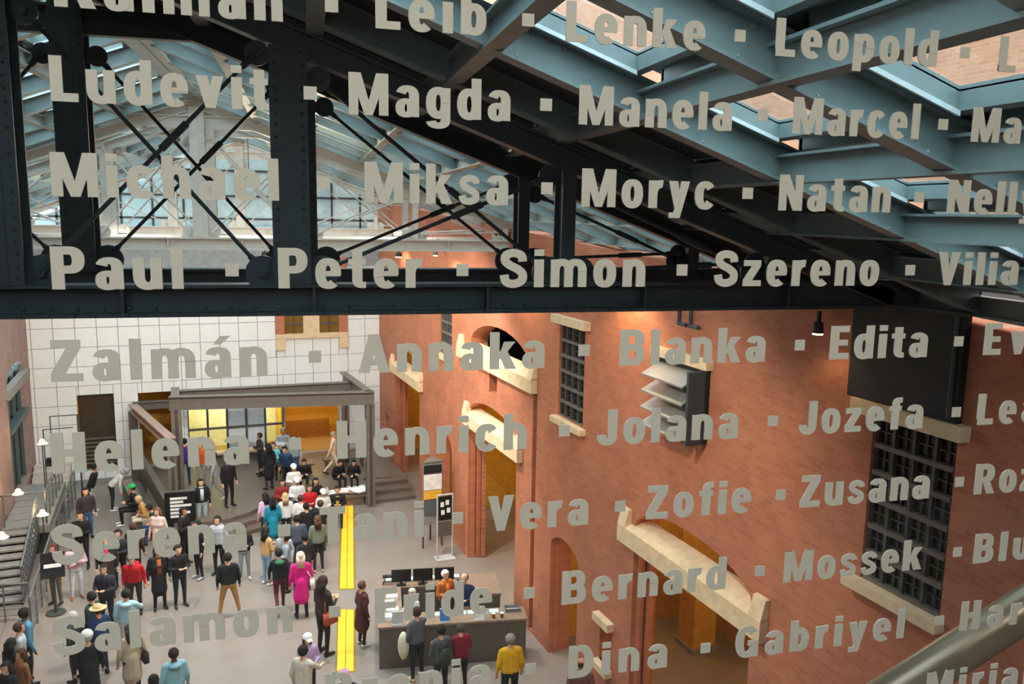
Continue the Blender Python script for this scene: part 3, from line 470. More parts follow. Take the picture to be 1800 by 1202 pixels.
for lb, pts in (('glowing yellow glass strip in the floor, ending at the platform', [(602, 885), (621, 885), (622, 1035), (597, 1035)]), ('glowing yellow glass strip in the floor beside the standing pair', [(595, 1072), (622, 1072), (622, 1180), (592, 1180)])):
    g = [Vector(floor_at(*p)) for p in pts]; t = hthing('floor_light_strip', lb, 'floor light', 0, 0)
    n = 14 if pts[0][1] < 1000 else 8
    MB().prism([(v.x + (a), v.y + b) for v, (a, b) in zip(g, ((-.04, .04), (.04, .04), (.04, -.04), (-.04, -.04)))], .002, .008).build('strip_frame', mat('strip_brass', '#8a6a20', .5), t)
    for k in range(n):
        for c0, c1 in ((.02, .47), (.53, .98)):
            f = lambda s, c: (g[0].lerp(g[3], s)).lerp(g[1].lerp(g[2], s), c); s0, s1 = (k + .012) / n, (k + .988) / n
            MB().prism([f(s0, c0)[:2], f(s0, c1)[:2], f(s1, c1)[:2], f(s1, c0)[:2]], .006, .016).build('glass_block', GLOW, t)
# benches on the platform and the white draped slab
for i, (x, y, lb) in enumerate(((6.0, 31.9, 'low dark bench on the platform in front of the golden opening'), (3.9, 31.6, 'low dark bench on the platform before the glazed screen'))):
    t = hthing('platform_bench', lb, 'bench', x, y, .42); MB().box(-.85, -.22, .36, .85, .22, .42).build('bench_seat', DESKM, t)
    for s in (-.7, .7): MB().box(s - .04, -.18, 0, s + .04, .18, .36).build('bench_leg', DESKM, t)
t = hthing('stone_bench', 'low stone bench with curved front at the platform edge', 'bench', 5.6, 28.75); MB().box(-.95, -.24, .3, .6, .24, .42).build('bench_seat', GRANITE, t); MB().box(-.8, -.18, 0, .45, .18, .3).build('bench_base', GRANITE, t)
t = hthing('console_shelf', 'pale stone console against the glazed screen', 'shelf', 2.2, 33.9, .42); MB().box(-1.5, -.2, .42, 1.4, .2, .5).build('shelf_top', STONE, t); MB().box(-1.45, -.16, 0, 1.35, .16, .42).build('shelf_base', DESKM, t)
# ------------------------------------------------------------------ stair landing, railings and lamps along the left wall
ld = hthing('stair_landing', 'concrete stair landing against the left brick wall', 'landing', -4.4, 29.2); MB().box(-.62, -1.9, .75, .62, 2.4, 1.0).build('landing_slab', SLAB, ld); MB().box(-.6, -1.6, 0, .55, -1.45, .75).box(-.6, 2.0, 0, .55, 2.2, .75).build('landing_support', CHAR, ld)
st = hthing('stair_flight', 'open steel stair flight running down from the concrete landing', 'stair', -4.4, 27.3)
for k in range(9): MB().box(-.58, -.36 * (k + 1), .88 - .1 * k, .3, -.36 * k, .93 - .1 * k).build('tread', SLAB, st)
for x in (-.6, .32): MB().hexa([(x, 0, .6), (x + .03, 0, .6), (x + .03, -3.3, -.0), (x, -3.3, -.0), (x, 0, .95), (x + .03, 0, .95), (x + .03, -3.3, .14), (x, -3.3, .14)]).build('stringer', CHAR, st)
s2 = hthing('upper_stair', 'pale stone stair flight beyond the landing by the back wall', 'stair', -4.4, 31.7)
for k in range(7): MB().box(-.6, .3 * k, .0, .6, .3 * (k + 1), .14 * (k + 1) + .1).build('tread', mat('pale_tread', '#c9bdb2', .6), s2)
def railing(name, label, pts, h, bars, baluster, slats=0):
    t = hthing(name, label, 'railing', 0, 0); P = [Vector(p) for p in pts]
    for a, b in zip(P[:-1], P[1:]):
        up = Vector((0, 0, h)); MB().tube(a + up, b + up, .032, n=8).build('handrail', RAIL, t); L = (b - a).length; n = max(1, int(L / baluster))
        for k in range(n + 1): q = a.lerp(b, k / n); MB().box(q.x - .02, q.y - .02, q.z, q.x + .02, q.y + .02, q.z + h).build('baluster', RAIL, t)
        for k in range(bars): z = Vector((0, 0, h * (k + 1) / (bars + 1))); MB().tube(a + z, b + z, .012, n=5).build('rail_bar', RAIL, t)
    return t
railing('floor_railing', 'long grey metal railing between the stone floor and the stairwell', [(-3.6, 32.5, 0), (-3.62, 27.5, 0), (-3.55, 21.8, 0)], 1.1, 5, .9)
railing('stair_railing', 'dark slatted railing on the stair flight by the left wall', [(-4.05, 27.2, .9), (-4.05, 24.0, .05)], 1.0, 3, .25)
railing('landing_railing', 'thin wire railing around the concrete landing', [(-4.95, 27.4, 1.0), (-3.85, 27.4, 1.0), (-3.85, 31.4, 1.0)], 1.0, 4, .8)
railing('near_railing', 'grey steel railing beside the stairwell next to the seated visitors', [(-4.9, 23.2, 0), (-3.75, 23.0, 0)], 1.0, 5, .55)
for i, (px, py, z, lb) in enumerate(((74, 780, 2.9, 'small dish lamp on the tall thin pole near the back wall'), (32, 868, 2.0, 'white dish lamp beside the tall arched window'), (75, 905, 1.5, 'glowing dish lamp over the concrete landing'), (3, 945, 2.0, 'white dish lamp on the left brick wall below the landing'))):
    X, Y, Z = floor_at(px, py, z); X = max(X, -4.85); g0 = 1.0 if X < -3.7 and 27.2 < Y < 31.7 else 0; t = hthing('dish_lamp', lb, 'lamp', X, Y, g0 if i in (0, 2) else z, 0, 'dish lamps by the stair')
    b0 = z - g0 if i in (0, 2) else 0; MB().tube((0, 0, b0), (0, 0, b0 + .06), .17, .1, n=16).build('lamp_dish', mat('white_dish', '#d8d8d2', .4), t); MB().ball((0, 0, b0 + .09), .075).build('lamp_bulb', BULB, t)
    if i in (0, 2): MB().tube((0, 0, 0), (0, 0, b0), .018, n=6).build('lamp_pole', CHAR, t)
    else: MB().box(XL - X + .0, -.02, -.04, 0, .02, 0).build('lamp_arm', CHAR, t)
    lamp_point('dish_light', hp(X, Y, z + .2), KEY['stair'], (1, .62, .25), .08)
cg = hthing('camera_gantry', 'tall thin dark metal gantry with small boxes behind the railing', 'gantry', -4.15, 31.8); MB().tube((0, 0, 1.1), (0, 0, 3.3), .018).tube((.85, 0, 0), (.85, 0, 3.3), .03).tube((0, 0, 3.3), (.85, 0, 3.3), .018).tube((-.15, -.6, 1.0), (-.15, -.6, 3.0), .018).tube((-.15, -.6, 3.0), (.75, -.6, 3.0), .018).build('gantry_frame', CHAR, cg)
for z, x in ((1.9, .05), (1.55, -.12)): MB().box(x - .08, -.08, z, x + .1, .08, z + .28).build('control_box', BLACK, cg)
# ------------------------------------------------------------------ information desk and what stands on it
DKX, DKY, DKR = 5.72, 17.2, -13 * D
dk = hthing('information_desk', 'dark bronze island information desk with open middle', 'desk', DKX, DKY, 0, DKR)
for n_, (x0, y0, x1, y1) in (('front', (-1.72, 0, 1.72, .6)), ('side', (-1.72, .6, -1.2, 2.0)), ('rear', (-1.72, 2.0, .32, 2.5)), ('inner', (.32, 1.35, 1.3, 2.55))):
    MB().box(x0, y0, 0, x1, y1, 1.0).build(n_ + '_counter', DESKM, dk); MB().box(x0 - .03, y0 - (.03 if n_ == 'front' else 0), 1.0, x1 + .03, y1, 1.05).build(n_ + '_top', DESKT, dk)
def desk_item(name, lab, cat, x, y, parts, grp=None, z=1.05):
    t = hthing(name, lab, cat, DKX + x * math.cos(DKR) - y * math.sin(DKR), DKY + x * math.sin(DKR) + y * math.cos(DKR), z, DKR, grp)
    for n, ma, b in parts: b.build(n, ma, t)
    return t
for k, x in enumerate((-1.15, -.6, -.05)): desk_item('desk_monitor', ['black monitor on the rear counter, nearest the glowing strip', 'black monitor on the rear counter, between the other two', 'black monitor on the rear counter, nearest the staff'][k], 'monitor', x, 2.12, [('screen', BLACK, MB().box(-.25, -.02, .1, .25, .02, .42)), ('stand', BLACK, MB().box(-.03, -.02, .02, .03, .03, .12).box(-.12, -.08, 0, .12, .08, .02))], 'monitors on the rear counter')
desk_item('card_reader', 'small black angled card reader at the rear corner of the desk', 'card reader', -1.62, 2.2, [('arm', BLACK, MB().tube((0, 0, 0), (.1, 0, .25), .015)), ('head', BLACK, MB().box(.0, -.06, .2, .22, .06, .24))])
PAPER = [mat('paper_white', '#eceeea', .6), mat('paper_mint', '#bfe0dc', .6), mat('paper_blue', '#4f86c4', .6), mat('paper_grey', '#b9bdbc', .6)]
for k in range(7): desk_item('brochure_stack', 'stack of white leaflets on the rear counter of the desk', 'leaflets', -1.45 + .28 * k, 2.36, [('stack', PAPER[0 if k % 3 else 3], MB().box(-.13, -.09, 0, .13, .09, .07 + .03 * (k % 2))), ('top_sheet', PAPER[1], MB().box(-.11, -.08, .07 + .03 * (k % 2), .11, .08, .074 + .03 * (k % 2)))], 'leaflet stacks on the rear counter')
for k in range(6): desk_item('leaflet_pile', 'pale mint leaflet pile on the front counter of the desk', 'leaflets', -.3 + .26 * k, .38, [('pile', PAPER[0], MB().box(-.11, -.08, 0, .11, .08, .04)), ('cover', PAPER[1], MB().box(-.11, -.08, .04, .11, .08, .045))], 'leaflet piles on the front counter')
for k in range(5): desk_item('leaflet_pack', 'white leaflet pack on the side counter of the desk', 'leaflets', -1.5 + .1 * (k % 2), .35 + .34 * k, [('pack', PAPER[0], MB().box(-.14, -.1, 0, .14, .1, .1)), ('band', PAPER[3], MB().box(-.142, -.02, 0, .142, .02, .102))], 'leaflet packs on the side counter')
def leaflet_holder(x, ma, lab): desk_item('leaflet_holder', lab, 'leaflet holder', x, .12, [('back_plate', PAPER[3], MB().box(-.12, .0, 0, .12, .02, .3)), ('leaflet', ma, MB().hexa([(-.11, -.06, .01), (.11, -.06, .01), (.11, -.04, .01), (-.11, -.04, .01), (-.11, -.03, .3), (.11, -.03, .3), (.11, -.01, .3), (-.11, -.01, .3)])), ('foot', PAPER[3], MB().box(-.12, -.1, 0, .12, .02, .012))])
leaflet_holder(-.2, PAPER[2], 'upright holder with blue leaflets on the desk front edge'); leaflet_holder(.62, PAPER[0], 'upright holder with white leaflets on the desk front edge'); leaflet_holder(-1.3, PAPER[3], 'upright holder with grey leaflets at the desk corner')
desk_item('wire_tray', 'grey wire tray at the end of the front counter', 'tray', 1.45, .4, [('tray_base', PAPER[3], MB().box(-.18, -.12, 0, .18, .12, .02)), ('tray_rim', RAIL, MB().box(-.18, -.12, .02, -.165, .12, .1).box(.165, -.12, .02, .18, .12, .1).box(-.18, .1, .02, .18, .12, .1).box(-.18, -.12, .02, .18, -.1, .1))])
for k in range(2): desk_item('small_cup', 'small brown cup on the front counter beside the white holder', 'cup', .95 + .2 * k, .1, [('cup_body', mat('cup_brown', '#7a5a48', .5), MB().tube((0, 0, 0), (0, 0, .11), .035, .045, n=10)), ('lid', PAPER[0], MB().tube((0, 0, .11), (0, 0, .12), .047, n=10))], 'cups on the front counter')
# ------------------------------------------------------------------ signs
kt = hthing('kiosk_totem', 'tall three-sided printed kiosk on dark legs beside the arched door', 'kiosk', 7.25, 24.25)
tri = [(-.32, -.25), (.36, -.2), (.12, .36)]
MB().prism(tri, .75, 2.75).build('kiosk_body', mat('kiosk_grey', '#8d8a86', .5), kt); MB().prism([(x * 1.05, y * 1.05) for x, y in tri], 2.75, 2.8).build('kiosk_cap', BROWNST, kt)
for x, y in tri: MB().tube((x * .92, y * .92, 0), (x * .92, y * .92, .75), .03).build('kiosk_leg', CHAR, kt)
for z0, z1, c in ((2.45, 2.7, '#202022'), (1.9, 2.4, '#efe9df'), (1.6, 1.88, '#e9b23c'), (1.1, 1.55, '#5b5e63')): MB().box(-.28, -.275, z0, .3, -.262, z1).build('printed_panel', mat('print' + c, c, .5), kt)
sg = hthing('poster_stand', 'grey tube poster stand with a dark printed board by the kiosk', 'poster stand', 7.35, 23.0)
b = MB().tube((-.24, 0, .04), (-.24, 0, 2.05), .028).tube((.24, 0, .04), (.24, 0, 2.05), .028).tube((-.24, 0, 2.05), (.24, 0, 2.05), .028).box(-.3, -.2, 0, .3, .2, .05); b.build('stand_frame', mat('stand_grey', '#b4b2ae', .4), sg)
pb_ = MB().box(-.21, -.02, 1.25, .21, .02, 2.0).build('poster_board', BLACK, sg); MB().box(-.21, -.02, .75, .21, .02, 1.2).build('leaflet_rack', DESKM, sg)
for x, z in ((-.1, 1.75), (.06, 1.8), (.1, 1.55), (-.08, 1.5)): MB().box(x - .05, -.025, z - .07, x + .06, -.02, z + .08).build('printed_photo', PAPER[0], pb_)
bs = hthing('black_sign', 'black floor sign with rows of white print beside the low wall', 'sign', -.1, 27.75, 0, -.1); MB().box(-.46, -.03, 0, .46, .03, 1.45).build('sign_board', BLACK, bs); MB().box(-.48, -.04, 1.45, .48, .04, 1.49).build('sign_rim', RAIL, bs)
for k, (a, c) in enumerate(((-.3, .22), (-.3, .1), (-.3, .34), (-.3, .16), (-.3, .3), (-.3, -.05))): MB().box(a, -.036, 1.2 - .12 * k, c, -.03, 1.28 - .12 * k).build('print_row', WHITE, bs)
pd = hthing('podium_sign', 'black tilted board on a slim pole with a round foot', 'sign', -3.2, 23.2); MB().tube((0, 0, 0), (0, 0, .03), .24, n=16).tube((0, 0, .03), (0, 0, 1.15), .035).build('podium_pole', CHAR, pd); MB().hexa([(-.28, -.12, 1.02), (.28, -.12, 1.02), (.28, -.09, 1.0), (-.28, -.09, 1.0), (-.28, .1, 1.62), (.28, .1, 1.62), (.28, .13, 1.6), (-.28, .13, 1.6)]).build('podium_board', BLACK, pd); MB().hexa([(-.2, -.055, 1.27), (.2, -.055, 1.27), (.2, -.03, 1.27), (-.2, -.03, 1.27), (-.2, -.028, 1.35), (.2, -.028, 1.35), (.2, 0, 1.35), (-.2, 0, 1.35)]).build('print_row', WHITE, pd)
# ------------------------------------------------------------------ visitors
SKIN = [mat('skin_light', '#d9a98c', .55), mat('skin_tan', '#b98563', .55), mat('skin_dark', '#6b4630', .55)]
EYE_M = mat('eye_dark', '#1a1412', .4)
def capsule(b, p, q, r0, r1, n=10):
    p, q = Vector(p), Vector(q); b.ball(p, r0, n=n, m=6); b.ball(q, r1, n=n, m=6); d = q - p
    if d.length > 1e-4: b.tube(p, q, r0, r1, n=n)
def rig(pose, coat):
    V3 = Vector; seg = []; lean = {'bend': 48, 'stoop': 16, 'sitlean': 24}.get(pose, 2 if pose != 'sit' else 6) * D
    hip = V3((0, 0, .93)); sit = pose.startswith('sit')
    if sit: hip = V3((0, 0, .56))
    def T(x, y, z):                                    # upper body point, leaned about the hip
        z -= .93; return hip + V3((x, y * math.cos(lean) + z * math.sin(lean), z * math.cos(lean) - y * math.sin(lean)))
    def add(p, q, r0, r1, t): seg.append((V3(p), V3(q), r0, r1, t))
    add(T(0, .012, 1.565), T(0, .0, 1.625), .078, .092, 0); add(T(0, .06, 1.535), T(0, .055, 1.55), .048, .05, 0); add(T(0, .096, 1.575), T(0, .088, 1.60), .017, .012, 0)
    for s in (-1, 1): add(T(s * .09, 0, 1.575), T(s * .09, -.01, 1.605), .017, .02, 0)
    add(T(0, -.02, 1.42), T(0, 0, 1.55), .055, .052, 0)
    add(T(-.15, -.005, 1.375), T(.15, -.005, 1.375), .07, .07, 1); add(T(-.09, .01, 1.28), T(.09, .01, 1.28), .115, .115, 1); add(T(-.085, .01, 1.34), T(-.075, .0, .95), .108, .115, 1); add(T(.085, .01, 1.34), T(.075, .0, .95), .108, .115, 1); add(T(0, .01, 1.34), T(0, .0, .95), .115, .12, 1); add(T(-.075, .01, 1.1), T(.075, .01, 1.1), .11, .11, 1); add(T(-.075, 0, .97), T(.075, 0, .97), .118, .118, 1)
    add(hip + V3((-.075, 0, -.03)), hip + V3((.075, 0, -.03)), .115, .115, 2)
    for s in (-1, 1):
        h = hip + V3((s * .09, 0, -.05))
        if sit: k, a, f = V3((s * .12, .44, .53)), V3((s * .12, .43, .09)), V3((0, 1, 0))
        elif pose == 'walk': k, a, f = (V3((.1, .16, .5)), V3((.1, .2, .1)), V3((0, 1, .1))) if s > 0 else (V3((-.1, -.03, .5)), V3((-.1, -.33, .16)), V3((0, 1, -.45)))
        elif pose == 'wide': k, a, f = V3((s * .17, .02, .5)), V3((s * .24, -.02, .085)), V3((s * .3, 1, 0))
        else: k, a, f = V3((s * .105, .025, .5)), V3((s * .115, -.01, .085)), V3((s * .2, 1, 0))
        add(h, k, .092, .064, 2); add(k, a, .06, .042, 2); add(a + V3((0, -.035, -.04)), a + f.normalized() * .16 + V3((0, 0, -.045)), .044, .036, 3)
        S0 = T(s * .185, -.01, 1.365)
        if pose in ('fold', 'sitlean'): E, Wr = T(s * .26, .06, 1.1), T(-s * .04, .22, 1.14 + s * .03)
        elif pose in ('phone', 'sit'): E, Wr = T(s * .25, .03, 1.1), T(s * .09, .27, 1.16)
        elif pose == 'walk': E, Wr = T(s * .25, -.09 * s, 1.1), T(s * .25, -.02 - .16 * s, .88)
        elif pose == 'reach' and s > 0: E, Wr = T(.24, .2, 1.2), T(.16, .45, 1.13)
        elif pose == 'bend': E, Wr = T(s * .24, .18, 1.15), T(s * .2, .38, 1.0)
        else: E, Wr = T(s * .25, -.03, 1.1), T(s * .255, .06, .86)
        add(S0, E, .062, .05, 1); add(E, Wr, .048, .034, 1); hd = (Wr - E).normalized(); add(Wr, Wr + hd * .085, .031, .036, 0); seg.append(('hand', Wr + hd * .08, hd, s, 0))
    if coat and not sit: add(T(0, 0, .98), hip + V3((0, 0, -.38)), .165, .2, 1); add(T(-.09, .02, 1.2), T(.09, .02, 1.2), .13, .13, 1)
    return seg, T(0, 0, 1.6), lean, T
BODY = {}
def body_mesh(pose, coat):
    if (pose, coat) in BODY: return BODY[(pose, coat)]
    seg, head, lean, T = rig(pose, coat); b = MB()
    for sg_ in seg:
        if sg_[0] != 'hand': capsule(b, *sg_[:4])
    me = b.mesh('tmp_body'); o = bpy.data.objects.new('tmp_body', me); COL.objects.link(o); r = o.modifiers.new('r', 'REMESH'); r.mode = 'VOXEL'; r.voxel_size = .017; sm = o.modifiers.new('s', 'SMOOTH'); sm.iterations = 7; sm.factor = .5
    me2 = bpy.data.meshes.new_from_object(o.evaluated_get(bpy.context.evaluated_depsgraph_get())); bpy.data.objects.remove(o); bpy.data.meshes.remove(me)
    out = MB(); out.add([v.co for v in me2.vertices], [tuple(p.vertices) for p in me2.polygons]); out.mi = []
    real = [q for q in seg if q[0] != 'hand']
    for p in me2.polygons:
        c = p.center; best = (9, 1)
        for a, q, r0, r1, t in real:
            d = q - a; k = max(0, min(1, (c - a).dot(d) / max(d.length_squared, 1e-9))); e = (c - a - d * k).length - (r0 + (r1 - r0) * k)
            if e < best[0]: best = (e, t)
        out.mi.append(best[1])
    bpy.data.meshes.remove(me2)
    for q in seg:                                       # four fingers of unequal length and a thumb on each hand, slightly curled
        if q[0] != 'hand': continue
        w, d, s = q[1], q[2], q[3]; side = d.cross(Vector((0, 1, 0) if abs(d.y) < .8 else (0, 0, 1))).normalized(); pal = side.cross(d)
        for k in range(4):
            a = w + side * (.024 - .016 * k); l = (.036, .042, .039, .03)[k]; m_ = a + d * l; out.tube(a, m_, .0095, .0085, n=5); out.tube(m_, m_ + (d + pal * .5).normalized() * l * .8, .0085, .007, n=5)
        a = w - d * .045 + side * .03; out.tube(a, a + (d + side * .8).normalized() * .045, .011, .009, n=5)
    for s in (-1, 1): out.ball(T(s * .033, .083, 1.605), .011, n=6, m=4, mi=4)
    out.tube(T(-.025, .1, 1.535), T(.025, .1, 1.535), .006, n=5, mi=4)
    me = out.mesh('body'); me.polygons.foreach_set('use_smooth', [True] * len(me.polygons))
    for x in (SKIN[0], WHITE, BLACK, BLACK, EYE_M): me.materials.append(x)
    BODY[(pose, coat)] = (me, head, lean); return BODY[(pose, coat)]
def hair_mesh(kind):
    b = MB(); c = Vector((0, -.012, .022)); face = lambda q: not (q.y > .035 and q.z < .065) and q.z > -.075
    if kind == 'bald': b.ball(c, .101, (1, 1.06, 1.05), 12, 8, keep=lambda q: -.06 < q.z < .05 and q.y < .02)
    elif kind in ('short', 'cap', 'hat'): b.ball(c, .106, (1, 1.08, 1.1), 12, 9, keep=face)
    if kind == 'long':
        b.ball(c, .108, (1, 1.08, 1.1), 12, 9, keep=lambda q: not (q.y > .035 and q.z < .065)); b.hexa([(-.085, -.13, -.26), (.085, -.13, -.26), (.1, -.03, -.2), (-.1, -.03, -.2), (-.1, -.11, .03), (.1, -.11, .03), (.104, .0, .03), (-.104, .0, .03)])
    if kind == 'bun': b.ball(c, .106, (1, 1.08, 1.1), 12, 9, keep=face); b.ball((0, -.12, .06), .045, n=8, m=6)
    if kind == 'scarf': b.ball(c, .116, (1.02, 1.08, 1.12), 12, 9, keep=lambda q: not (q.y > .05 and -.09 < q.z < .06)); b.tube((0, -.01, -.17), (0, -.01, -.06), .14, .1, n=12)
    if kind == 'hood': b.ball((0, -.06, -.1), .12, (1.1, .8, .6), 10, 6); b.ball(c, .106, (1, 1.08, 1.1), 12, 9, keep=face)
    return b.mesh('hair')
HAIR = {}; PLACED = []
def person(hx, hy, pose, hair, hcol, top, bot, face, label, h=1.7, coat=0, skin=0, extra=None, base=0, shoes='#1b1b1d', hat=None, rx=0):
    me, head, lean = body_mesh(pose, coat); k = h / 1.7; X, Y, _ = floor_at(hx, hy, base + head.z * k)
    a = face * D; X -= -math.sin(a) * head.y * k; Y -= math.cos(a) * head.y * k
    for _k in range(6):                                   # nobody stands inside a neighbour
        for x_, y_ in PLACED:
            dx, dy = X - x_, Y - y_; r_ = math.hypot(dx, dy)
            if 1e-6 < r_ < .5: X += dx / r_ * (.5 - r_); Y += dy / r_ * (.5 - r_)
    PLACED.append((X, Y))
    t = hthing('person', label, 'person', X, Y, base, a); t.scale = (k * random.uniform(.97, 1.06), k, k)
    o = link('body', me, t)
    for i, M in enumerate((SKIN[skin], fab(top), fab(bot), fab(shoes))): o.material_slots[i].link = 'OBJECT'; o.material_slots[i].material = M
    if hair not in HAIR: HAIR[hair] = hair_mesh(hair); HAIR[hair].materials.append(BLACK); HAIR[hair].polygons.foreach_set('use_smooth', [True] * len(HAIR[hair].polygons))
    q = link({'scarf': 'headscarf'}.get(hair, 'hair'), HAIR[hair], t); q.location = head; q.rotation_euler.x = -lean; q.material_slots[0].link = 'OBJECT'; q.material_slots[0].material = fab(hcol)
    if hat:
        b = MB().ball((0, -.01, .05), .118, (1, 1.08, .95), 12, 8, keep=lambda p: p.z > .05)
        if hair == 'hat': b.tube((0, -.01, .055), (0, -.01, .068), .2, .17, n=16)
        else: b.hexa([(-.07, .08, .05), (.07, .08, .05), (.06, .2, .04), (-.06, .2, .04), (-.07, .08, .065), (.07, .08, .065), (.06, .2, .05), (-.06, .2, .05)])
        b.build('hat', fab(hat), t, smooth=True, loc=head).rotation_euler.x = -lean
    if extra:
        kind, c = extra; b = MB(); z0 = head.z - .3
        if kind == 'pack': b.ball((0, -.2, z0 - .22), .2, (.75, .45, 1.1), 10, 8); b.tube((-.1, -.14, z0), (-.1, .1, z0 - .02), .02, n=5).tube((.1, -.14, z0), (.1, .1, z0 - .02), .02, n=5); n = 'backpack'
        if kind == 'bag': b.box(.2, -.16, z0 - .52, .3, .14, z0 - .28); b.tube((.25, -.14, z0 - .28), (.05, 0, z0 + .1), .014, n=5).tube((.25, .12, z0 - .28), (.05, .03, z0 + .1), .014, n=5); n = 'handbag'
        if kind == 'hood': b.ball((0, -.09, z0 + .09), .12, (1.1, .8, .55), 10, 6); n = 'hood'
        if kind == 'scarf': b.tube((0, 0, z0 + .06), (0, 0, z0 + .15), .1, .085, n=12); b.box(-.05, .11, z0 - .3, .05, .15, z0 + .1); n = 'scarf'
        if kind == 'coat': b.ball((-.28, .1, z0 - .42), .22, (.55, .6, 1.5), 10, 8); n = 'folded_coat'
        if kind == 'skirt': b.tube((0, 0, .5), (0, 0, .95), .24, .16, n=14); n = 'skirt'
        b.build(n, fab(c), t, smooth=True)
    return t
def fab(c): return mat('fabric_' + c.strip('#'), c, .85, var=.12, scale=9)
K, BR, GR, BL = '#17140f', '#4a3020', '#b9b4ac', '#c9a878'
P = person
# by the left railing
P(43, 1078, 'stand', 'short', K, '#4f86a3', '#1f2733', -60, 'person in a teal blue denim jacket beside the slatted railing', 1.78, skin=2)
P(34, 1103, 'stand', 'short', BR, '#a9b4b8', '#33363b', -80, 'brown-haired person in a pale grey jacket beside the stairwell railing')
P(20, 1131, 'phone', 'long', K, '#17181b', '#202226', -40, 'long-haired person in a black coat beside the railing corner', 1.62, 1)
P(36, 1150, 'stand', 'long', BR, '#8a5a3a', '#26262a', 120, 'person with long brown hair and a rust brown jacket by the railing', 1.6)
P(14, 1170, 'phone', 'long', K, '#15161a', '#1c1d22', 150, 'pale-faced person with black hair and a black jacket by the railing', 1.6)
P(153, 1119, 'stand', 'cap', GR, '#14161c', '#181a1f', 10, 'person in a long black coat and white cap walking into the hall', 1.75, 1, hat='#e4e2de')
P(228, 1106, 'stand', 'long', BR, '#b7a58c', '#16161a', 20, 'person in a long beige coat with a dark strap', 1.68, 1, extra=('bag', '#2a2622'))
P(222, 1044, 'reach', 'short', K, '#a6cbd8', '#c9ccd2', -15, 'person in a light blue hoodie and pale trousers', 1.72, extra=('hood', '#a6cbd8'), shoes='#d8d8d8')
P(231, 984, 'stoop', 'short', K, '#c51226', '#25262b', 170, 'person in a bright red hooded top', 1.68, extra=('hood', '#c51226'))
P(186, 950, 'stand', 'short', K, '#2a2422', '#1b1b1f', 180, 'person in a dark brown coat with a red scarf', 1.72, 1, extra=('scarf', '#c02a3a'))
P(183, 1000, 'phone', 'short', K, '#262230', '#18181c', 160, 'person in a dark purple jacket with arms bent', 1.72)
P(160, 1049, 'stand', 'short', K, '#17352c', '#1e2a3a', 60, 'person in a dark green jacket next to the straw hat', 1.7)
P(172, 1072, 'stand', 'hat', BR, '#203a66', '#22304a', 30, 'person in a blue jacket and a straw hat', 1.66, hat='#cdb384')
P(147, 1080, 'stand', 'short', GR, '#3b3f45', '#22262c', 60, 'grey-haired person in a charcoal jacket next to the straw hat', 1.62)
P(93, 964, 'stand', 'short', '#5a2a20', '#d8c6cc', '#6b5f48', 150, 'red-haired person in a pale top and olive trousers behind the tilted board', 1.66)
P(116, 962, 'fold', 'long', '#7a3d34', '#e3b4c0', '#d9d9de', 190, 'person in a pink top and white trousers near the tilted board', 1.6, shoes='#a06a44')
P(141, 906, 'phone', 'short', K, '#17181b', '#1d1f24', 170, 'person in a black jacket holding something near the long railing', 1.72)
P(150, 864, 'stand', 'long', K, '#3a2f36', '#3d587f', 200, 'person in blue jeans with a turquoise backpack', 1.66, extra=('pack', '#58c2bd'))
P(168, 822, 'stoop', 'short', K, '#121316', '#9aa3aa', -100, 'person in a black sweater and light grey trousers by the dark doorway', 1.74, shoes='#d6d6d6')
P(222, 828, 'bend', 'hood', '#9a9a9a', '#c9c6c0', '#26262a', -90, 'person in a white jacket with a grey hood bending forward', 1.7, shoes='#e0e0e0')
# sitting along the low bronze wall
P(232, 858, 'sit', 'cap', K, '#141519', '#17181d', 100, 'seated person in black with a bright green cap', 1.7, hat='#1fae5c', shoes='#e6e6e6')
P(243, 878, 'sitlean', 'short', BL, '#b98d54', '#c9c0ae', 95, 'seated person in a tan jacket by the low wall', 1.7)
P(262, 893, 'sitlean', 'short', K, '#16382f', '#28426b', 95, 'seated person in a dark green jacket and jeans', 1.7)
P(276, 899, 'stand', 'long', '#6a4a3a', '#dcc0b6', '#cdb8aa', 150, 'person in a pale pink jacket standing by the end of the low wall', 1.64, 1)
# around the black sign
P(207, 938, 'phone', 'short', K, '#23242a', '#1a1b20', 160, 'person in a dark jacket beside the red hooded top', 1.7)
P(225, 930, 'stand', 'short', BR, '#3c2722', '#1c1a1c', -20, 'person in a maroon brown jacket near the low wall', 1.7)
P(277, 968, 'stand', 'long', K, '#111215', '#131417', 190, 'person in a black coat with an orange scarf', 1.72, 1, extra=('scarf', '#a4532c'))
P(311, 966, 'phone', 'long', K, '#101217', '#141b28', -160, 'person in a black jacket and navy jeans facing the orange scarf', 1.7, shoes='#1f3b32')
P(322, 899, 'fold', 'short', K, '#0f1012', '#101114', -120, 'person with folded arms in a black T-shirt before the black sign', 1.76, skin=1)
P(346, 922, 'stand', 'short', K, '#1a1b20', '#121317', 120, 'person in a black shirt next to the grey hooded sweater', 1.72, shoes='#a9abb0')
P(382, 914, 'reach', 'short', K, '#aeb2b8', '#14151a', 150, 'person in a pale grey hooded sweater and black trousers', 1.76, extra=('hood', '#aeb2b8'))
P(428, 930, 'phone', 'short', K, '#14151a', '#8b9096', 180, 'person in a black jacket and grey trousers near the curved steps', 1.6, shoes='#c9c9c9')
P(400, 980, 'wide', 'short', K, '#101217', '#a57b4c', 0, 'person in a black sweater and tan trousers seen from behind', 1.72)
P(353, 848, 'stand', 'long', K, '#15161a', '#a3b3ba', 190, 'long-haired person in a dark cardigan and pale jeans next to the black sign', 1.68, extra=('scarf', '#cfd3dc'))
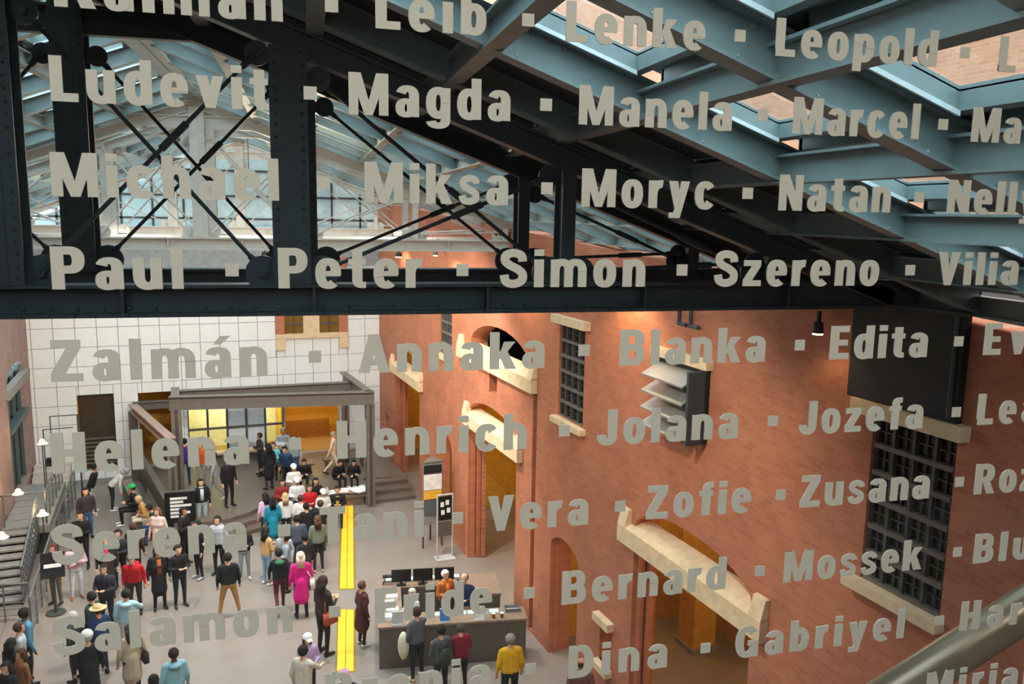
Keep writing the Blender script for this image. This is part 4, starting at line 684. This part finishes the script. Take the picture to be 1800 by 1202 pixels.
# on the platform
P(324, 776, 'stand', 'short', K, '#4a2a86', '#233a66', 0, 'person in a purple shirt and blue jeans by the brown column', 1.7, base=.42)
P(352, 783, 'stand', 'short', BR, '#c9571f', '#8f8a84', 170, 'person in an orange shirt on the platform', 1.66, base=.42)
P(375, 800, 'walk', 'short', BR, '#9aa0a4', '#9c9a98', 90, 'person in grey with white trainers walking on the platform', 1.72, base=.42, shoes='#efefef')
P(401, 808, 'stand', 'short', K, '#14151a', '#121317', -150, 'person in a black suit alone on the platform', 1.76, base=.42)
P(456, 766, 'phone', 'short', BR, '#3a2a26', '#18181c', 100, 'person in dark clothes by the stone console', 1.66, base=.42)
P(471, 785, 'stand', 'long', K, '#14141a', '#4a1b28', 30, 'person in a long black coat and maroon trousers on the platform', 1.7, 1, base=.42)
P(480, 783, 'sit', 'short', BR, '#6cc4cf', '#20242c', 170, 'person in a turquoise jacket sitting before the glazed screen', 1.7, base=.42)
P(495, 758, 'fold', 'short', BL, '#b9c0c4', '#2b2d33', 180, 'fair-haired person in a pale grey jacket on the platform', 1.78, base=.42)
P(500, 790, 'stoop', 'short', K, '#23405f', '#15161b', 150, 'person in a navy blue top with a dark bag behind the seated visitors', 1.66, base=.42, extra=('pack', '#1a1a1e'))
P(516, 770, 'stand', 'short', BR, '#8f989a', '#3d5878', 170, 'person in a grey shirt and faded jeans on the platform', 1.76, base=.42)
P(586, 763, 'walk', 'bald', GR, '#e0bfa4', '#d8c0a8', -100, 'person in a cream shirt and cream trousers walking on the platform', 1.74, base=.42)
P(534, 812, 'sitlean', 'short', K, '#141418', '#17181c', 170, 'person in black sitting on the bench before the glazed screen', 1.6, base=.42)
P(598, 813, 'sitlean', 'short', K, '#121214', '#151518', 200, 'person in black sitting on the bench, next to another in black', 1.55, base=.42)
P(622, 813, 'sitlean', 'long', K, '#17151a', '#16161a', 175, 'long-haired person in black sitting on the bench by the golden opening', 1.55, base=.42)
# crowd at the platform edge
P(516, 822, 'sit', 'cap', BR, '#e6e2da', '#26282e', 180, 'person in a white shirt and round white cap seated on the platform', 1.66, base=.42, hat='#f1efe9')
P(497, 848, 'sit', 'short', K, '#8e2a22', '#3a2622', 180, 'person in a brick red top seated at the platform edge', 1.68)
P(519, 842, 'sit', 'cap', BR, '#dfe0e4', '#2b2e38', 175, 'person in a white hooded top and white cap seated at the platform edge', 1.78, hat='#eeeeee')
P(544, 858, 'sit', 'long', BR, '#c21724', '#29292f', 180, 'person in a red shirt seated at the platform edge', 1.7)
P(555, 846, 'sit', 'long', K, '#141416', '#17171b', 185, 'long-haired person in black seated at the platform edge', 1.7)
P(568, 866, 'sit', 'cap', K, '#d8d6d0', '#22242a', 180, 'person in a pale top and white cap next to the stone bench', 1.62, hat='#f2f0ea')
P(585, 862, 'sit', 'short', K, '#191a1f', '#2a2c30', 170, 'person in a black jacket next to the stone bench', 1.66, extra=('scarf', '#d9b13c'))
P(466, 872, 'stand', 'long', K, '#dcb4cf', '#2b2d34', 20, 'person in a pale pink hooded top in the crowd by the curved steps', 1.6)
P(478, 880, 'stand', 'long', K, '#13809a', '#23252c', 10, 'person in a teal jacket in the crowd by the curved steps', 1.66, 1)
P(500, 873, 'stand', 'long', BL, '#d6d3d0', '#2b2b30', 0, 'long-haired person in a white hooded top in the crowd', 1.66)
P(526, 876, 'reach', 'bun', BR, '#e4ddd4', '#1f1f24', -30, 'person in a white top reaching out in the crowd', 1.62)
P(538, 890, 'stand', 'short', K, '#121317', '#2146a0', 10, 'person in a black top and bright blue trousers in the crowd', 1.68)
P(553, 888, 'phone', 'bun', BR, '#17171b', '#3a3a42', 30, 'person in a black top with bare arms in the crowd', 1.64)
P(522, 912, 'stand', 'short', K, '#4a5262', '#33363f', 0, 'person in a slate blue jacket in the crowd by the glowing strip', 1.66)
P(558, 913, 'stand', 'long', '#5a3a28', '#6f7562', '#1b1b1f', 0, 'person in an olive green jacket beside the glowing strip', 1.7, shoes='#c79a72')
P(468, 934, 'phone', 'long', K, '#c69a66', '#86a2bd', -60, 'person in a tan jacket and light blue jeans', 1.66, shoes='#ececec')
P(482, 938, 'stand', 'cap', BR, '#a9b2bd', '#3a3d46', 150, 'person in a pale blue top and pink cap', 1.6, hat='#e6a4b4')
P(500, 942, 'fold', 'short', K, '#8b95a0', '#23252b', 90, 'person in a blue-grey jacket behind the green collar', 1.64)
P(521, 946, 'stand', 'short', K, '#1b1c20', '#1a1a1e', 20, 'person in a charcoal coat behind the magenta coat', 1.62, 1)
P(490, 972, 'walk', 'short', K, '#131417', '#5a1c2a', 0, 'person in a black jacket with a green collar and maroon trousers', 1.7, extra=('hood', '#2f6a4a'))
P(528, 978, 'stand', 'long', '#d9c2ad', '#d3107e', '#191518', 0, 'blonde person in a magenta coat with a white handbag', 1.76, 1, extra=('bag', '#e6dcd8'))
# between the strips and the desk
P(568, 1022, 'phone', 'long', '#2a1a14', '#33241f', '#1c1714', -60, 'tall person in a dark brown jacket using a phone beside the glowing strip', 1.95, extra=('bag', '#b4512f'))
P(637, 1029, 'stand', 'short', '#5a3826', '#4a2226', '#2a1f1c', -75, 'person in a maroon coat beside the glowing strip', 1.64, 1, shoes='#cfcfcf')
P(533, 1144, 'reach', 'short', K, '#ddd0bc', '#25252a', -40, 'broad person in a cream sweater with an arm held out', 1.74)
P(541, 1124, 'phone', 'long', K, '#bfa6cf', '#23242a', 190, 'dark-haired person in a lilac top with a white headband', 1.58, hat='#f0ece6')
P(305, 1149, 'stand', 'short', '#2a1c16', '#8fc0cc', '#2a2e38', 10, 'person in a pale blue hooded top seen from behind', 1.68, skin=2, extra=('hood', '#8fc0cc'))
P(270, 1196, 'stand', 'long', K, '#1a1a1e', '#1a1a1e', 0, 'black-haired person in dark clothes behind the pale blue hood', 1.66)
P(605, 1188, 'stand', 'cap', BR, '#2a2a30', '#23242a', 0, 'person in a pink cap by the end of the glowing strip', 1.66, hat='#e3a8bd')
# at the desk
P(783, 1010, 'phone', 'short', '#e2dcd2', '#b9642a', '#2b2520', 200, 'white-haired person in an orange top behind the desk', 1.62, extra=('scarf', '#e07a2a'))
P(816, 1016, 'phone', 'bald', K, '#1d2450', '#c9a58c', 150, 'balding person in a navy shirt behind the desk', 1.74)
P(724, 1042, 'phone', 'short', '#c9c0b4', '#cfd5d3', '#8f8a84', 120, 'grey-haired person in a white blouse inside the desk', 1.5)
P(732, 1076, 'reach', 'short', '#3a2018', '#565a5f', '#1c222e', 20, 'person in a grey cardigan with a cream coat over the arm at the desk', 1.72, extra=('coat', '#d8d2b4'), shoes='#d9b48c')
P(775, 1108, 'phone', 'short', K, '#4a4d50', '#1f2225', 10, 'person in a grey jacket with a dark green backpack at the desk', 1.72, extra=('pack', '#2c3a2a'))
P(803, 1106, 'fold', 'short', '#4a4640', '#7a1128', '#2a2224', 0, 'person in a crimson jacket leaning at the desk', 1.62)
P(897, 1124, 'stand', 'short', '#8d8178', '#d9a411', '#15161a', -5, 'person in a mustard yellow sweater beside the desk end', 1.74)
P(1022, 1166, 'stand', 'bald', BR, '#6a4436', '#2a2320', -30, 'person in a brown jacket by the narrow arched door', 1.7, skin=1)
# the person lying on the stone bench
me_, hd_, _ = body_mesh('stand', 0); t = hthing('person', 'person in white lying on the stone bench at the platform edge', 'person', 4.75, 28.75, .52, 0)
o = link('body', me_, t); o.rotation_euler = (-math.pi / 2, 0, math.pi / 2); o.rotation_mode = 'XYZ'; o.rotation_euler = Matrix.Rotation(math.pi / 2, 3, 'Y').to_euler(); o.rotation_euler = (Matrix.Rotation(math.pi / 2, 3, 'Y') @ Matrix.Rotation(math.pi / 2, 3, 'Z')).to_euler()
for i, M in enumerate((SKIN[0], fab('#e2e2e2'), fab('#eceae6'), fab('#d8d8d8'))): o.material_slots[i].link = 'OBJECT'; o.material_slots[i].material = M
h_ = link('hair', HAIR['short'], t); h_.location = o.rotation_euler.to_matrix() @ hd_; h_.rotation_euler = o.rotation_euler; h_.material_slots[0].link = 'OBJECT'; h_.material_slots[0].material = fab('#e6e6e6')
